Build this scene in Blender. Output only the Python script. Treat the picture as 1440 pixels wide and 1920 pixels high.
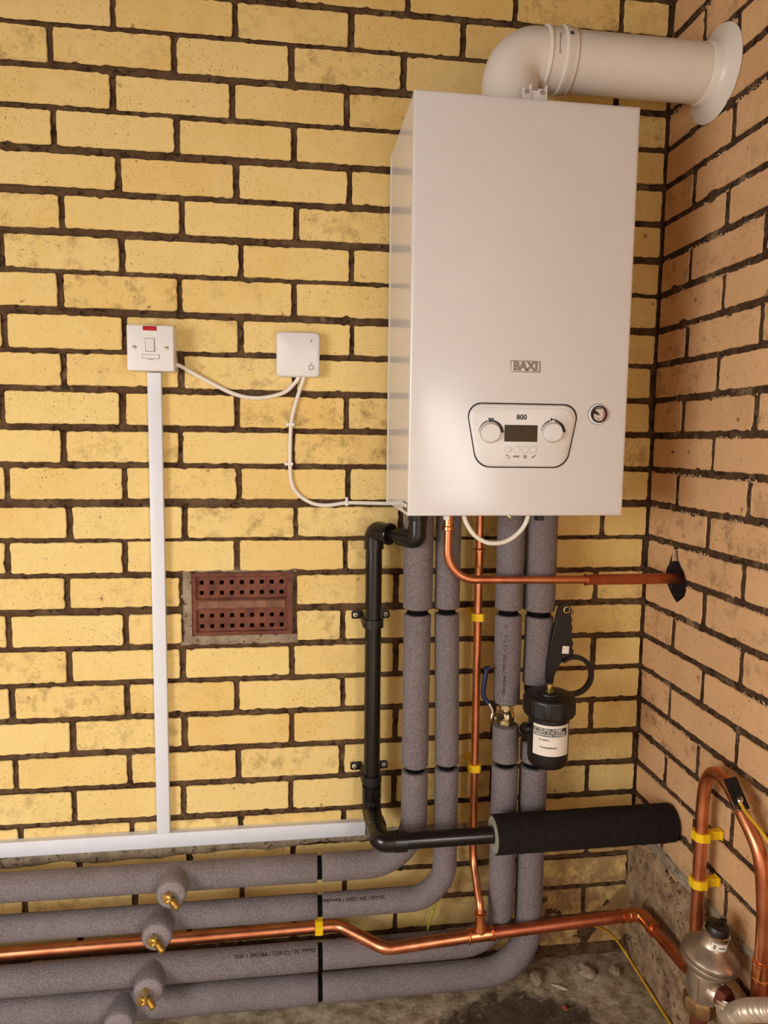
import bpy, bmesh, math, random
from mathutils import Vector, Matrix, noise
random.seed(7)
S = bpy.context.scene
for o in list(bpy.data.objects): bpy.data.objects.remove(o, do_unlink=True)
C = S.collection
# ------------------------------------------------------------------ camera
cam = bpy.data.cameras.new('camera'); camo = bpy.data.objects.new('camera', cam); C.objects.link(camo)
cam.sensor_fit = 'HORIZONTAL'; cam.sensor_width = 36; cam.lens = 36*1310.96/1440
cam.clip_start = .02
camo.matrix_world = Matrix.Translation((-.7929, -1.4648, 1.2040)) @ (Matrix.Rotation(-.13296, 4, 'Z') @ Matrix.Rotation(1.47065, 4, 'X') @ Matrix.Rotation(.01215, 4, 'Z'))
S.camera = camo
# ------------------------------------------------------------------ light
W = bpy.data.worlds.new('world'); S.world = W; W.use_nodes = True
W.node_tree.nodes['Background'].inputs[0].default_value = (.93, .96, 1, 1)
W.node_tree.nodes['Background'].inputs[1].default_value = 1.0
def area(name, loc, rot, sx, sy, power, col):
    l = bpy.data.lights.new(name, 'AREA'); l.shape = 'RECTANGLE'; l.size = sx; l.size_y = sy; l.energy = power; l.color = col
    o = bpy.data.objects.new(name, l); C.objects.link(o); o.location = loc; o.rotation_euler = rot; return o
# daylight through the open door in the right wall, behind the camera
area('door_daylight', (.16, -2.45, .80), (0, math.radians(60), 0), 1.4, 1.0, 70, (1, .985, .955))
# added light at a made-up window in the unseen left wall
area('added_left_light', (-2.56, -1.95, 1.12), (0, math.radians(-64), 0), .85, 1.3, 56, (1, .985, .96))
vs = S.view_settings; vs.view_transform = 'Standard'; vs.look = 'None'; vs.exposure = -0.09; vs.gamma = 1; vs.use_curve_mapping = False

# ------------------------------------------------------------------ materials
def newmat(name):
    m = bpy.data.materials.new(name); m.use_nodes = True
    nt = m.node_tree; return m, nt, nt.nodes['Principled BSDF']
def N(nt, t, **k):
    n = nt.nodes.new(t)
    for a, v in k.items():
        if a in n.inputs: n.inputs[a].default_value = v
        else: setattr(n, a, v)
    return n
def L(nt, a, b): nt.links.new(a, b)
def pos(nt): return N(nt, 'ShaderNodeNewGeometry').outputs['Position']
def nz(nt, scale, detail=3, rough=.55, off=(0, 0, 0)):
    n = N(nt, 'ShaderNodeTexNoise'); n.inputs['Scale'].default_value = scale; n.inputs['Detail'].default_value = detail; n.inputs['Roughness'].default_value = rough
    mp = N(nt, 'ShaderNodeMapping'); mp.inputs['Location'].default_value = off
    L(nt, pos(nt), mp.inputs[0]); L(nt, mp.outputs[0], n.inputs['Vector']); return n.outputs['Fac']
def ramp(nt, fac, a, b, lo=(0, 0, 0, 1), hi=(1, 1, 1, 1)):
    r = N(nt, 'ShaderNodeValToRGB'); e = r.color_ramp.elements
    e[0].position = a; e[0].color = lo; e[1].position = b; e[1].color = hi
    L(nt, fac, r.inputs[0]); return r.outputs[0]
def mix(nt, fac, a, b, bt='MIX'):
    m = N(nt, 'ShaderNodeMix'); m.data_type = 'RGBA'; m.blend_type = bt
    for v, i in ((fac, 0), (a, 6), (b, 7)):
        if isinstance(v, (int, float)): m.inputs[i].default_value = v
        elif isinstance(v, tuple): m.inputs[i].default_value = v + ((1,) if len(v) == 3 else ())
        else: L(nt, v, m.inputs[i])
    return m.outputs[2]
def mth(nt, op, a, b=0.):
    m = N(nt, 'ShaderNodeMath'); m.operation = op
    for v, i in ((a, 0), (b, 1)):
        if isinstance(v, (int, float)): m.inputs[i].default_value = v
        else: L(nt, v, m.inputs[i])
    return m.outputs[0]
def bump(nt, p, h, strength, dist):
    b = N(nt, 'ShaderNodeBump'); b.inputs['Strength'].default_value = strength; b.inputs['Distance'].default_value = dist
    L(nt, h, b.inputs['Height']); L(nt, b.outputs[0], p.inputs['Normal'])
def srgb(r, g, b):
    f = lambda c: (c/255/12.92) if c/255 <= .04045 else ((c/255+.055)/1.055)**2.4
    return (f(r), f(g), f(b), 1)
def simple(name, col, rough=.5, metal=0., var=0., vscale=30, bs=0., bscale=400, coat=0., spec=None):
    m, nt, p = newmat(name)
    p.inputs['Roughness'].default_value = rough; p.inputs['Metallic'].default_value = metal
    p.inputs['Coat Weight'].default_value = coat
    if spec is not None: p.inputs['Specular IOR Level'].default_value = spec
    f = nz(nt, vscale, 4)
    c2 = tuple(max(0, x*(1-var)) for x in col[:3]); c3 = tuple(min(1, x*(1+var*.6)) for x in col[:3])
    L(nt, ramp(nt, f, .32, .68, c2+(1,), c3+(1,)), p.inputs['Base Color'])
    if bs: bump(nt, p, nz(nt, bscale, 2), bs, .001)
    return m
def brick_mat(name, A, B, D, stain, dirt=None):
    m, nt, p = newmat(name); p.inputs['Roughness'].default_value = .85; p.inputs['Specular IOR Level'].default_value = .25
    oi = N(nt, 'ShaderNodeObjectInfo').outputs['Random']
    col = mix(nt, oi, A, B)
    col = mix(nt, mth(nt, 'MULTIPLY', ramp(nt, nz(nt, 9, 4, .6), .35, .7), .55), col, D)
    # smudges: on about a third of the bricks
    sel = ramp(nt, mth(nt, 'FRACT', mth(nt, 'MULTIPLY', oi, 7.31)), .45, .95)
    sm = ramp(nt, nz(nt, 26, 6, .7, (3, 1, 2)), .50, .72)
    col = mix(nt, mth(nt, 'MULTIPLY', mth(nt, 'MULTIPLY', sel, sm), .75), col, stain)
    # pits and specks
    pit = ramp(nt, nz(nt, 120, 3, .6), .66, .74)
    col = mix(nt, mth(nt, 'MULTIPLY', pit, .65), col, stain)
    pit2 = ramp(nt, nz(nt, 38, 2, .4, (5, 5, 5)), .72, .76)
    col = mix(nt, mth(nt, 'MULTIPLY', pit2, .6), col, stain)
    sp = ramp(nt, nz(nt, 300, 2, .5, (2, 7, 1)), .64, .70)
    col = mix(nt, mth(nt, 'MULTIPLY', sp, mth(nt, 'MULTIPLY', ramp(nt, nz(nt, 11, 3, .5, (8, 3, 3)), .34, .60), .85)), col, stain)
    col = mix(nt, mth(nt, 'MULTIPLY', ramp(nt, nz(nt, 60, 5, .7, (1, 8, 2)), .52, .70), .10), col, stain)
    # cement residue low in the corner
    if dirt:
        g = N(nt, 'ShaderNodeSeparateXYZ'); L(nt, pos(nt), g.inputs[0])
        low = mth(nt, 'SMOOTH_MIN', 1., mth(nt, 'MAXIMUM', mth(nt, 'MULTIPLY', mth(nt, 'SUBTRACT', .41, g.outputs[2]), 5.), 0.))
        n5 = ramp(nt, nz(nt, 22, 6, .65, (9, 2, 4)), .34, .54)
        rgt = mth(nt, 'SMOOTH_MIN', 1., mth(nt, 'MAXIMUM', mth(nt, 'MULTIPLY', mth(nt, 'ADD', g.outputs[0], .62), 3.), .12))
        col = mix(nt, mth(nt, 'MULTIPLY', mth(nt, 'MULTIPLY', low, mth(nt, 'MULTIPLY', n5, rgt)), .9), col, dirt)
    L(nt, col, p.inputs['Base Color'])
    h = mth(nt, 'SUBTRACT', mth(nt, 'MULTIPLY', nz(nt, 260, 4, .6), .5), pit)
    bump(nt, p, h, .55, .0012)
    return m
M = {}
def foam_mat(name, a, b):
    m, nt, p = newmat(name); p.inputs['Roughness'].default_value = .8; p.inputs['Specular IOR Level'].default_value = .3
    f = nz(nt, 340, 2, .5)
    col = mix(nt, ramp(nt, f, .36, .64), a, b)
    col = mix(nt, mth(nt, 'MULTIPLY', ramp(nt, nz(nt, 12, 4), .4, .7), .35), col, tuple(x*1.15 for x in b[:3]))
    L(nt, col, p.inputs['Base Color']); bump(nt, p, f, 1., .0026); return m
M['brick_back'] = brick_mat('yellow_brick', srgb(235, 207, 136), srgb(229, 193, 116), srgb(241, 216, 152), srgb(110, 66, 30), srgb(146, 112, 78))
M['brick_right'] = brick_mat('shaded_brick', srgb(220, 176, 128), srgb(208, 162, 116), srgb(226, 186, 140), srgb(98, 66, 40), srgb(134, 108, 84))  # brick like the back wall's, with warmer shade put into its colour
def mortar_mat(name, a, b, c, thr):
    m, nt, p = newmat(name); p.inputs['Roughness'].default_value = .95; p.inputs['Specular IOR Level'].default_value = .15
    col = mix(nt, ramp(nt, nz(nt, 30, 6, .65), .35, .65), a, b)
    col = mix(nt, mth(nt, 'MULTIPLY', ramp(nt, nz(nt, 14, 6, .7, (4, 4, 1)), thr, thr+.12), .8), col, c)
    pt = ramp(nt, nz(nt, 75, 4, .6, (2, 6, 3)), .60, .66)
    col = mix(nt, mth(nt, 'MULTIPLY', pt, .6), col, tuple(x*.35 for x in a[:3]))
    L(nt, col, p.inputs['Base Color'])
    bump(nt, p, mth(nt, 'SUBTRACT', nz(nt, 170, 6, .7), pt), 1., .005); return m
M['mortar_back'] = mortar_mat('brown_mortar', srgb(84, 60, 42), srgb(120, 94, 68), srgb(150, 128, 98), .58)
M['mortar_right'] = mortar_mat('dark_mortar', srgb(74, 52, 36), srgb(108, 84, 62), srgb(186, 158, 122), .56)
M['cement'] = mortar_mat('grey_cement', srgb(146, 128, 106), srgb(188, 170, 144), srgb(214, 202, 182), .56)
M['render'] = mortar_mat('old_render', srgb(138, 108, 84), srgb(198, 168, 132), srgb(98, 74, 54), .57)
M['crumb'] = simple('pale_mortar_crumb', srgb(204, 170, 132), .95, var=.2, vscale=120)
def floor_mat():
    m, nt, p = newmat('rough_concrete'); p.inputs['Roughness'].default_value = .95
    col = mix(nt, ramp(nt, nz(nt, 24, 7, .7), .38, .62), srgb(158, 128, 98), srgb(238, 218, 184))
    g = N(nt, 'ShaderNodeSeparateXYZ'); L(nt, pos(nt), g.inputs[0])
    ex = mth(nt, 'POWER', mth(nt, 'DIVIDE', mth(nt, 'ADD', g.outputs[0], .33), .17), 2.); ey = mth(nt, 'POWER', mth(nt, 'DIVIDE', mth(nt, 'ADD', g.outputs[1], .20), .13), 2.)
    dark_patch = mth(nt, 'ADD', mth(nt, 'SUBTRACT', 1., mth(nt, 'ADD', ex, ey)), mth(nt, 'MULTIPLY', mth(nt, 'SUBTRACT', nz(nt, 16, 5, .65), .5), 2.2))
    col = mix(nt, mth(nt, 'MULTIPLY', ramp(nt, dark_patch, .0, .35), .85), col, srgb(62, 42, 28))  # floor colour mixed to dark brown inside a noisy ellipse
    col = mix(nt, ramp(nt, nz(nt, 90, 4, .7), .60, .70), col, srgb(200, 180, 146))
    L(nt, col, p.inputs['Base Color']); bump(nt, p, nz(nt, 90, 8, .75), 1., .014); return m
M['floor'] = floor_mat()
M['plaster'] = simple('garage_plaster', srgb(198, 180, 164), .9, var=.12, vscale=6, bs=.3, bscale=90)
M['ceiling'] = simple('ceiling_board', srgb(96, 70, 48), .9, var=.08, vscale=5)
M['white_enamel'] = simple('white_enamel', srgb(219, 215, 214), .20, var=.01, spec=.5)
M['white_plastic'] = simple('white_plastic', srgb(228, 226, 224), .38, var=.02)
M['white_trunk'] = simple('white_pvc', srgb(226, 228, 234), .42, var=.02)
M['flue_white'] = simple('white_flue_paint', srgb(228, 220, 210), .32, var=.02)
M['grey_badge'] = simple('grey_badge_metal', srgb(150, 138, 128), .35, metal=.5, var=.1, vscale=300)
M['silver_badge'] = simple('silver_badge', srgb(182, 168, 158), .3, metal=.2, var=.03)
M['black_gap'] = simple('black_gap', srgb(26, 22, 20), .7)
M['print_black'] = simple('black_print', srgb(40, 34, 32), .6)
M['foam_print'] = simple('foam_print', srgb(30, 25, 26), .9)
M['white_print'] = simple('white_print', srgb(226, 222, 212), .6)
M['display'] = simple('lcd_display', srgb(62, 54, 40), .12, var=.15, vscale=40)
M['red_neon'] = simple('red_neon', srgb(178, 20, 26), .25, var=.2, vscale=200)
M['red_scale'] = simple('red_scale', srgb(196, 60, 56), .5)
M['dial'] = simple('gauge_dial', srgb(214, 204, 192), .3)
M['chrome'] = simple('chrome', srgb(200, 196, 190), .18, metal=1.)
M['steel_screw'] = simple('zinc_screw', srgb(224, 214, 184), .35, metal=.35, var=.1, vscale=500)
M['brass'] = simple('brass', srgb(228, 202, 134), .27, metal=1., var=.25, vscale=120)
M['nickel'] = simple('nickel_brass', srgb(206, 192, 158), .25, metal=1., var=.2, vscale=150)
M['alu'] = simple('cast_alloy', srgb(190, 174, 156), .36, metal=.85, var=.22, vscale=45, bs=.15, bscale=500)
M['alu_dark'] = simple('worn_brass_nut', srgb(150, 118, 82), .4, metal=.8, var=.3, vscale=60)
M['foam'] = foam_mat('grey_foam', srgb(104, 95, 96), srgb(134, 124, 125))
M['foam_cut'] = simple('grey_foam_cut', srgb(142, 132, 132), .95, var=.2, vscale=260, bs=1., bscale=420, spec=.1)
M['foam_black'] = simple('black_foam', srgb(30, 23, 23), .9, var=.4, vscale=90, bs=1., bscale=300, spec=.25)
M['foam_black_end'] = simple('pale_foam_end', srgb(150, 146, 130), .9, var=.12, vscale=120)
M['black_tape'] = simple('black_tape', srgb(8, 7, 7), .8, spec=.1)
M['black_pvc'] = simple('black_pvc', srgb(20, 15, 16), .24, var=.1)
M['black_plastic'] = simple('black_plastic', srgb(19, 15, 15), .42, var=.1)
M['blue_vinyl'] = simple('navy_vinyl', srgb(24, 32, 74), .35)
M['yellow'] = simple('yellow_plastic', srgb(244, 200, 24), .4, var=.05)
M['wire_yellow'] = simple('yellow_wire', srgb(206, 160, 42), .45, var=.15, vscale=60)
M['wire_green'] = simple('yellow_green_wire', srgb(168, 164, 52), .45, var=.25, vscale=60)
M['terracotta'] = simple('terracotta', srgb(118, 68, 51), .85, var=.4, vscale=40, bs=.6, bscale=220)
M['dusty_clay'] = simple('dusty_clay', srgb(140, 100, 78), .9, var=.35, vscale=50, bs=.6, bscale=200)
M['hollow_dark'] = simple('dark_hollow', srgb(20, 15, 13), .95)  # near-black colour that closes the vent holes
M['hole_dark'] = simple('hole_rubble', srgb(46, 32, 30), .95, var=.4, vscale=60, bs=1., bscale=120)
M['cable_white'] = simple('white_cable', srgb(232, 226, 214), .45)
M['rust'] = simple('rusty_iron', srgb(112, 50, 34), .6, metal=.3, var=.35, vscale=80)
M['hose'] = simple('braided_hose', srgb(190, 172, 150), .35, metal=.45, var=.12, vscale=60)
M['paper'] = simple('paper_label', srgb(232, 224, 212), .5, var=.02)
M['debris_white'] = simple('white_flake', srgb(206, 190, 164), .8, var=.2, vscale=100)
M['debris_red'] = simple('red_chip', srgb(150, 74, 42), .8, var=.3, vscale=100)
def copper_mat(name, a, b, r0):
    m, nt, p = newmat(name); p.inputs['Metallic'].default_value = 1.
    f = ramp(nt, nz(nt, 28, 5, .6), .35, .68)
    L(nt, mix(nt, f, a, b), p.inputs['Base Color'])
    rr = N(nt, 'ShaderNodeMapRange'); rr.inputs['To Min'].default_value = r0; rr.inputs['To Max'].default_value = r0+.18
    L(nt, nz(nt, 60, 4), rr.inputs[0]); L(nt, rr.outputs[0], p.inputs['Roughness']); return m
M['copper'] = copper_mat('copper', srgb(226, 152, 112), srgb(200, 120, 84), .26)
M['copper_fit'] = copper_mat('copper_fitting', srgb(236, 164, 112), srgb(214, 132, 88), .20)
M['copper_dull'] = copper_mat('dull_copper', srgb(206, 124, 92), srgb(184, 102, 74), .36)

# ------------------------------------------------------------------ builders
wpos = {}
def new(name, data, parent=None, origin=Vector((0, 0, 0))):
    o = bpy.data.objects.new(name, data); C.objects.link(o)
    if parent is not None: o.parent = parent; o.location = origin - wpos[parent.name]
    else: o.location = origin
    wpos[o.name] = Vector(origin); return o
def thing(name, label, cat, loc, group=None):
    o = new(name, None, None, Vector(loc)); o['label'] = label; o['category'] = cat
    o.empty_display_size = .02
    if group: o['group'] = group
    return o
def tag(o, label, cat, group=None):
    o['label'] = label; o['category'] = cat
    if group: o['group'] = group
    return o
def obj(name, bm, mat, parent=None, smooth=None, label=None):
    """bm is in world coordinates; becomes one mesh object with its origin at its middle"""
    if not bm.verts: raise ValueError(name)
    lo = Vector([min(v.co[i] for v in bm.verts) for i in range(3)]); hi = Vector([max(v.co[i] for v in bm.verts) for i in range(3)])
    c = (lo+hi)/2
    bmesh.ops.translate(bm, verts=bm.verts, vec=-c)
    bmesh.ops.recalc_face_normals(bm, faces=bm.faces)
    me = bpy.data.meshes.new(name); bm.to_mesh(me); bm.free()
    mats = mat if isinstance(mat, (list, tuple)) else [mat]
    for k in mats: me.materials.append(M[k] if isinstance(k, str) else k)
    if smooth is not None:
        for p in me.polygons: p.use_smooth = True
        me.set_sharp_from_angle(angle=math.radians(smooth))
    o = new(name, me, parent, c)
    if label: o['label'] = label
    return o
def addbox(bm, x0, x1, y0, y1, z0, z1, bev=0., seg=2, edges=None):
    r = bmesh.ops.create_cube(bm, size=1.)
    vs_ = r['verts']
    for v in vs_:
        v.co = Vector((x0 if v.co.x < 0 else x1, y0 if v.co.y < 0 else y1, z0 if v.co.z < 0 else z1))
    if bev:
        es = {e for v in vs_ for e in v.link_edges}
        if edges: es = {e for e in es if edges(e)}
        bmesh.ops.bevel(bm, geom=list(es), offset=bev, segments=seg, profile=.5, affect='EDGES')
def box(*a, **k):
    bm = bmesh.new(); addbox(bm, *a, **k); return bm
def frame(d):
    d = Vector(d).normalized()
    a = Vector((0, 0, 1)) if abs(d.z) < .9 else Vector((1, 0, 0))
    u = d.cross(a).normalized(); v = d.cross(u).normalized(); return d, u, v
def addlathe(bm, p0, d, prof, n=32, sweep=None, capped=True):
    """prof: list of (radius, distance along d)"""
    p0 = Vector(p0); d, u, v = frame(d); rings = []
    for r, h in prof:
        if r < 1e-6: rings.append([bm.verts.new(p0+d*h)])
        else: rings.append([bm.verts.new(p0+d*h+(u*math.cos(2*math.pi*i/n)+v*math.sin(2*math.pi*i/n))*r) for i in range(n)])
    for a, b in zip(rings, rings[1:]):
        if len(a) == 1 and len(b) == 1: continue
        for i in range(n):
            j = (i+1) % n
            if len(a) == 1: bm.faces.new((a[0], b[j], b[i]))
            elif len(b) == 1: bm.faces.new((a[i], a[j], b[0]))
            else: bm.faces.new((a[i], a[j], b[j], b[i]))
    if capped:
        if len(rings[0]) > 1: bm.faces.new(rings[0][::-1])
        if len(rings[-1]) > 1: bm.faces.new(rings[-1])
def lathe(p0, d, prof, n=32, **k):
    bm = bmesh.new(); addlathe(bm, p0, d, prof, n, **k); return bm
def fillet(pts, R, n=8):
    pts = [Vector(p) for p in pts]; out = [pts[0]]
    Rs = R if isinstance(R, (list, tuple)) else [R]*(len(pts)-2)
    for i in range(1, len(pts)-1):
        a, b, c = pts[i-1], pts[i], pts[i+1]; r = Rs[i-1]
        d1 = (a-b).normalized(); d2 = (c-b).normalized()
        ang = d1.angle(d2)
        if ang > 3.1 or r <= 0: out.append(b); continue
        t = min(r/math.tan(ang/2), (a-b).length*.499, (c-b).length*.499); r = t*math.tan(ang/2)
        ctr = b+(d1+d2).normalized()*(r/math.sin(ang/2))
        s0 = b+d1*t-ctr; s1 = b+d2*t-ctr; tot = s0.angle(s1); ax = s0.cross(s1).normalized()
        for k in range(n+1): out.append(ctr+Matrix.Rotation(tot*k/n, 3, ax) @ s0)
    out.append(pts[-1]); return out
def smoothpath(pts, n=8):
    """Catmull-Rom"""
    P = [Vector(p) for p in pts]; P = [P[0]*2-P[1]]+P+[P[-1]*2-P[-2]]; out = []
    for i in range(1, len(P)-2):
        a, b, c, d = P[i-1:i+3]
        for k in range(n):
            t = k/n
            out.append(.5*((2*b)+(c-a)*t+(2*a-5*b+4*c-d)*t*t+(3*b-a-3*c+d)*t**3))
    out.append(P[-2]); return out
def addtube(bm, path, r, n=20, cap=True):
    path = [Vector(p) for p in path]
    q = [path[0]]
    for p in path[1:]:
        if (p-q[-1]).length > 1e-5: q.append(p)
    path = q; m = len(path)
    tan = [(path[min(i+1, m-1)]-path[max(i-1, 0)]).normalized() for i in range(m)]
    _, u, _ = frame(tan[0]); rings = []
    for i, p in enumerate(path):
        t = tan[i]; u = (u-t*u.dot(t)).normalized(); v = t.cross(u)
        rr = r[i] if isinstance(r, (list, tuple)) else r
        rings.append([bm.verts.new(p+(u*math.cos(2*math.pi*k/n)+v*math.sin(2*math.pi*k/n))*rr) for k in range(n)])
    for a, b in zip(rings, rings[1:]):
        for k in range(n): bm.faces.new((a[k], a[(k+1) % n], b[(k+1) % n], b[k]))
    if cap: bm.faces.new(rings[0][::-1]); bm.faces.new(rings[-1])
def tube(path, r, n=20, **k):
    bm = bmesh.new(); addtube(bm, path, r, n, **k); return bm
def addprism(bm, pts, fn, d0, d1, bev=0.):
    """pts 2-D outline, fn(u,v,d)->world; extruded between d0 and d1, bevelled towards d1"""
    n = len(pts); rings = []
    cu = sum(p[0] for p in pts)/n; cv = sum(p[1] for p in pts)/n
    lv = [(0, d0), (0, d1-bev if bev else d1)]
    if bev: lv += [(bev*.35, d1-bev*.35), (bev, d1)]
    for ins, d in lv:
        ring = []
        for u, v in pts:
            du, dv = u-cu, v-cv; l = math.hypot(du, dv) or 1
            ring.append(bm.verts.new(fn(u-du/l*ins, v-dv/l*ins, d)))
        rings.append(ring)
    for a, b in zip(rings, rings[1:]):
        for i in range(n): bm.faces.new((a[i], a[(i+1) % n], b[(i+1) % n], b[i]))
    bm.faces.new(rings[0][::-1]); bm.faces.new(rings[-1])
def prism(*a, **k):
    bm = bmesh.new(); addprism(bm, *a, **k); return bm
def roundpoly(pts, R, n=7):
    """rounded 2-D polygon"""
    P = [Vector((p[0], p[1], 0)) for p in pts]; m = len(P); out = []
    for i in range(m):
        r = R[i] if isinstance(R, (list, tuple)) else R
        seg = fillet([(P[i-1]+P[i])/2, P[i], (P[i]+P[(i+1) % m])/2], r, n)[1:-1]
        out += [(p.x, p.y) for p in seg]
    return out
def circ(cx, cy, r, n=28, a0=0., a1=2*math.pi):
    full = abs(a1-a0-2*math.pi) < 1e-6
    return [(cx+r*math.cos(a0+(a1-a0)*i/(n if full else n-1)), cy+r*math.sin(a0+(a1-a0)*i/(n if full else n-1))) for i in range(n)]
def arcband(cx, cy, r0, r1, a0, a1, n=16):
    r0 = r0 if isinstance(r0, tuple) else (r0, r0); r1 = r1 if isinstance(r1, tuple) else (r1, r1)
    o = []; i_ = []
    for k in range(n+1):
        t = k/n; a = a0+(a1-a0)*t
        o.append((cx+(r1[0]*(1-t)+r1[1]*t)*math.cos(a), cy+(r1[0]*(1-t)+r1[1]*t)*math.sin(a)))
        i_.append((cx+(r0[0]*(1-t)+r0[1]*t)*math.cos(a), cy+(r0[0]*(1-t)+r0[1]*t)*math.sin(a)))
    return o+i_[::-1]
def textbm(body, size, fn, thick=.0003, bold=0., sx=1., align='CENTER'):
    cu = bpy.data.curves.new('t', 'FONT'); cu.body = body; cu.size = size; cu.extrude = thick/2; cu.offset = bold
    cu.align_x = align; cu.align_y = 'CENTER'; cu.resolution_u = 2
    to = bpy.data.objects.new('t', cu); C.objects.link(to)
    dg = bpy.context.evaluated_depsgraph_get(); dg.update()
    me = bpy.data.meshes.new_from_object(to.evaluated_get(dg))
    bm = bmesh.new(); bm.from_mesh(me)
    bpy.data.objects.remove(to); bpy.data.curves.remove(cu); bpy.data.meshes.remove(me)
    for v in bm.verts: v.co = fn(v.co.x*sx, v.co.y, v.co.z+thick/2)
    return bm
def fx(Y):   # a surface facing the room at Y: (u=X, v=Z, d outwards)
    return lambda u, v, d: Vector((u, Y-d, v))

# ================================================================== SETTING
ROW = .075
def bedz(r): return 2.05-ROW*r
DZ = {0: -1, 1: 2, 3: 2, 6: -2, 7: 1, 8: -2, 9: 1, 12: 1, 13: -3, 14: 1, 15: 2, 18: 1, 19: 1}
DX = {1: -3, 2: -4, 3: 2, 4: 1, 5: 9, 6: 8, 7: 3, 8: 8, 9: 4, 10: -1, 11: -1, 12: 1, 13: 4, 14: -2, 15: -4, 16: -6, 17: -3, 18: -5, 19: -3, 20: -6, 21: -5}
back = lambda u, z, d: Vector((u, -d, z))
right = lambda u, z, d: Vector((-d, -u, z))
def brick_bm(fn, u0, u1, z0, z1, rnd, jit=.0006, step=.0090, bulge=0., cham=.0012):
    pts = []
    w, h = u1-u0, z1-z0; rc = .003
    def side(ax, ay, bx, by, nx, ny):
        l = math.hypot(bx-ax, by-ay); n = max(1, int(l/step))
        wob = rnd.uniform(-.0005, .0005)
        for i in range(n+1):
            t = i/n; j = rnd.gauss(0, jit)+wob*math.sin(math.pi*t)
            if rnd.random() < .03: j -= rnd.uniform(.001, .0035)
            pts.append((ax+(bx-ax)*t+nx*j, ay+(by-ay)*t+ny*j))
    side(u0+rc, z0, u1-rc, z0, 0, -1); side(u1, z0+rc, u1, z1-rc, 1, 0); side(u1-rc, z1, u0+rc, z1, 0, 1); side(u0, z1-rc, u0, z0+rc, -1, 0)
    bm = bmesh.new(); pr = rnd.gauss(0, .0007); tx = rnd.gauss(0, .004); tz = rnd.gauss(0, .008)
    cu, cz = (u0+u1)/2, (z0+z1)/2
    A = []; B = []; K = []
    for (u, z) in pts:
        du = max(-1, min(1, (u-cu)/(w/2)))*cham; dv = max(-1, min(1, (z-cz)/(h/2)))*cham
        ex = du if abs(abs(u-cu)-w/2) < .006 else 0; ez = dv if abs(abs(z-cz)-h/2) < .006 else 0
        d = pr+(u-cu)*tx+(z-cz)*tz
        A.append(bm.verts.new(fn(u-ex, z-ez, d))); B.append(bm.verts.new(fn(u, z, d-.0022))); K.append(bm.verts.new(fn(u, z, -.022)))
    n = len(pts)
    for i in range(n):
        j = (i+1) % n
        bm.faces.new((A[i], A[j], B[j], B[i])); bm.faces.new((B[i], B[j], K[j], K[i])).material_index = 1   # mortared flanks
    bm.faces.new(A); bm.faces.new(K[::-1])
    return bm
def mortar_bm(fn, u0, u1, z0, z1, step, depth, skip):
    bm = bmesh.new(); nu = int((u1-u0)/step); nv = int((z1-z0)/step); g = []
    for j in range(nv+1):
        row = []
        for i in range(nu+1):
            u = u0+(u1-u0)*i/nu; z = z0+(z1-z0)*j/nv
            row.append(bm.verts.new(fn(u, z, depth(u, z))))
        g.append(row)
    for j in range(nv):
        for i in range(nu):
            u = u0+(u1-u0)*(i+.5)/nu; z = z0+(z1-z0)*(j+.5)/nv
            if skip(u, z): continue
            bm.faces.new((g[j][i], g[j][i+1], g[j+1][i+1], g[j+1][i]))
    bmesh.ops.delete(bm, geom=[v for v in bm.verts if not v.link_faces], context='VERTS')
    return bm
def sstep(a, b, x):
    t = max(0., min(1., (x-a)/(b-a))); return t*t*(3-2*t)
AIR = (-1.0145, -.784, .781, .933)
HOLE = [(.114, .990), (.123, .984), (.128, .968), (.140, .956), (.152, .946), (.162, .930), (.167, .912), (.161, .898), (.150, .890), (.136, .880), (.122, .887), (.108, .898), (.096, .910), (.085, .922), (.089, .942), (.098, .955), (.106, .974)]
def inpoly(P, x, y):
    c = False
    for i in range(len(P)):
        (x1, y1), (x2, y2) = P[i-1], P[i]
        if (y1 > y) != (y2 > y) and x < (x2-x1)*(y-y1)/(y2-y1)+x1: c = not c
    return c
def dep_back(u, z):
    n = noise.noise(Vector((u*55, z*55, 1)))*.0022+noise.noise(Vector((u*140, z*140, 7)))*.0016
    d = -.0062+n
    low = sstep(.30, .06, z)*(.12+.88*sstep(-.55, -.12, u))
    s = noise.noise(Vector((u*14, z*18, 3)))+.5*noise.noise(Vector((u*40, z*40, 9)))
    d += low*max(0, s+.25)*.014
    return d
def render_mask(u, z):
    e = noise.noise(Vector((u*18, z*18, 5)))*.03
    return sstep(.318+e, .292+e, z)*sstep(.40+e*1.6, .345+e*1.6, u)
def dep_right(u, z):
    n = noise.noise(Vector((u*55, z*55, 21)))*.0028+noise.noise(Vector((u*140, z*140, 27)))*.0018
    d = -.0040+n
    b = (2.05-z)/ROW; f = abs(b-round(b))*ROW         # crumbly mortar left on bed edges
    if f < .010: d += max(0, noise.noise(Vector((u*26, round(b)*3.7, 2)))-.12)*.014
    m = render_mask(u, z)
    return d*(1-m)+m*(.006+noise.noise(Vector((u*20, z*20, 2)))*.005+noise.noise(Vector((u*70, z*70, 2)))*.003)
wall_back = obj('wall_back', mortar_bm(back, -1.75, .03, -.02, 2.44, .0078, dep_back, lambda u, z: AIR[0]-.004 < u < AIR[1]+.004 and AIR[2]-.004 < z < AIR[3]+.004), 'mortar_back', None, 180)
wall_back['kind'] = 'structure'
wall_right = obj('wall_right', mortar_bm(right, -.03, .95, -.02, 2.44, .0078, dep_right, lambda u, z: inpoly(HOLE, u, z)), 'mortar_right', None, 180)
wall_right['kind'] = 'structure'
wall_right.data.materials.append(M['render'])
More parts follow.
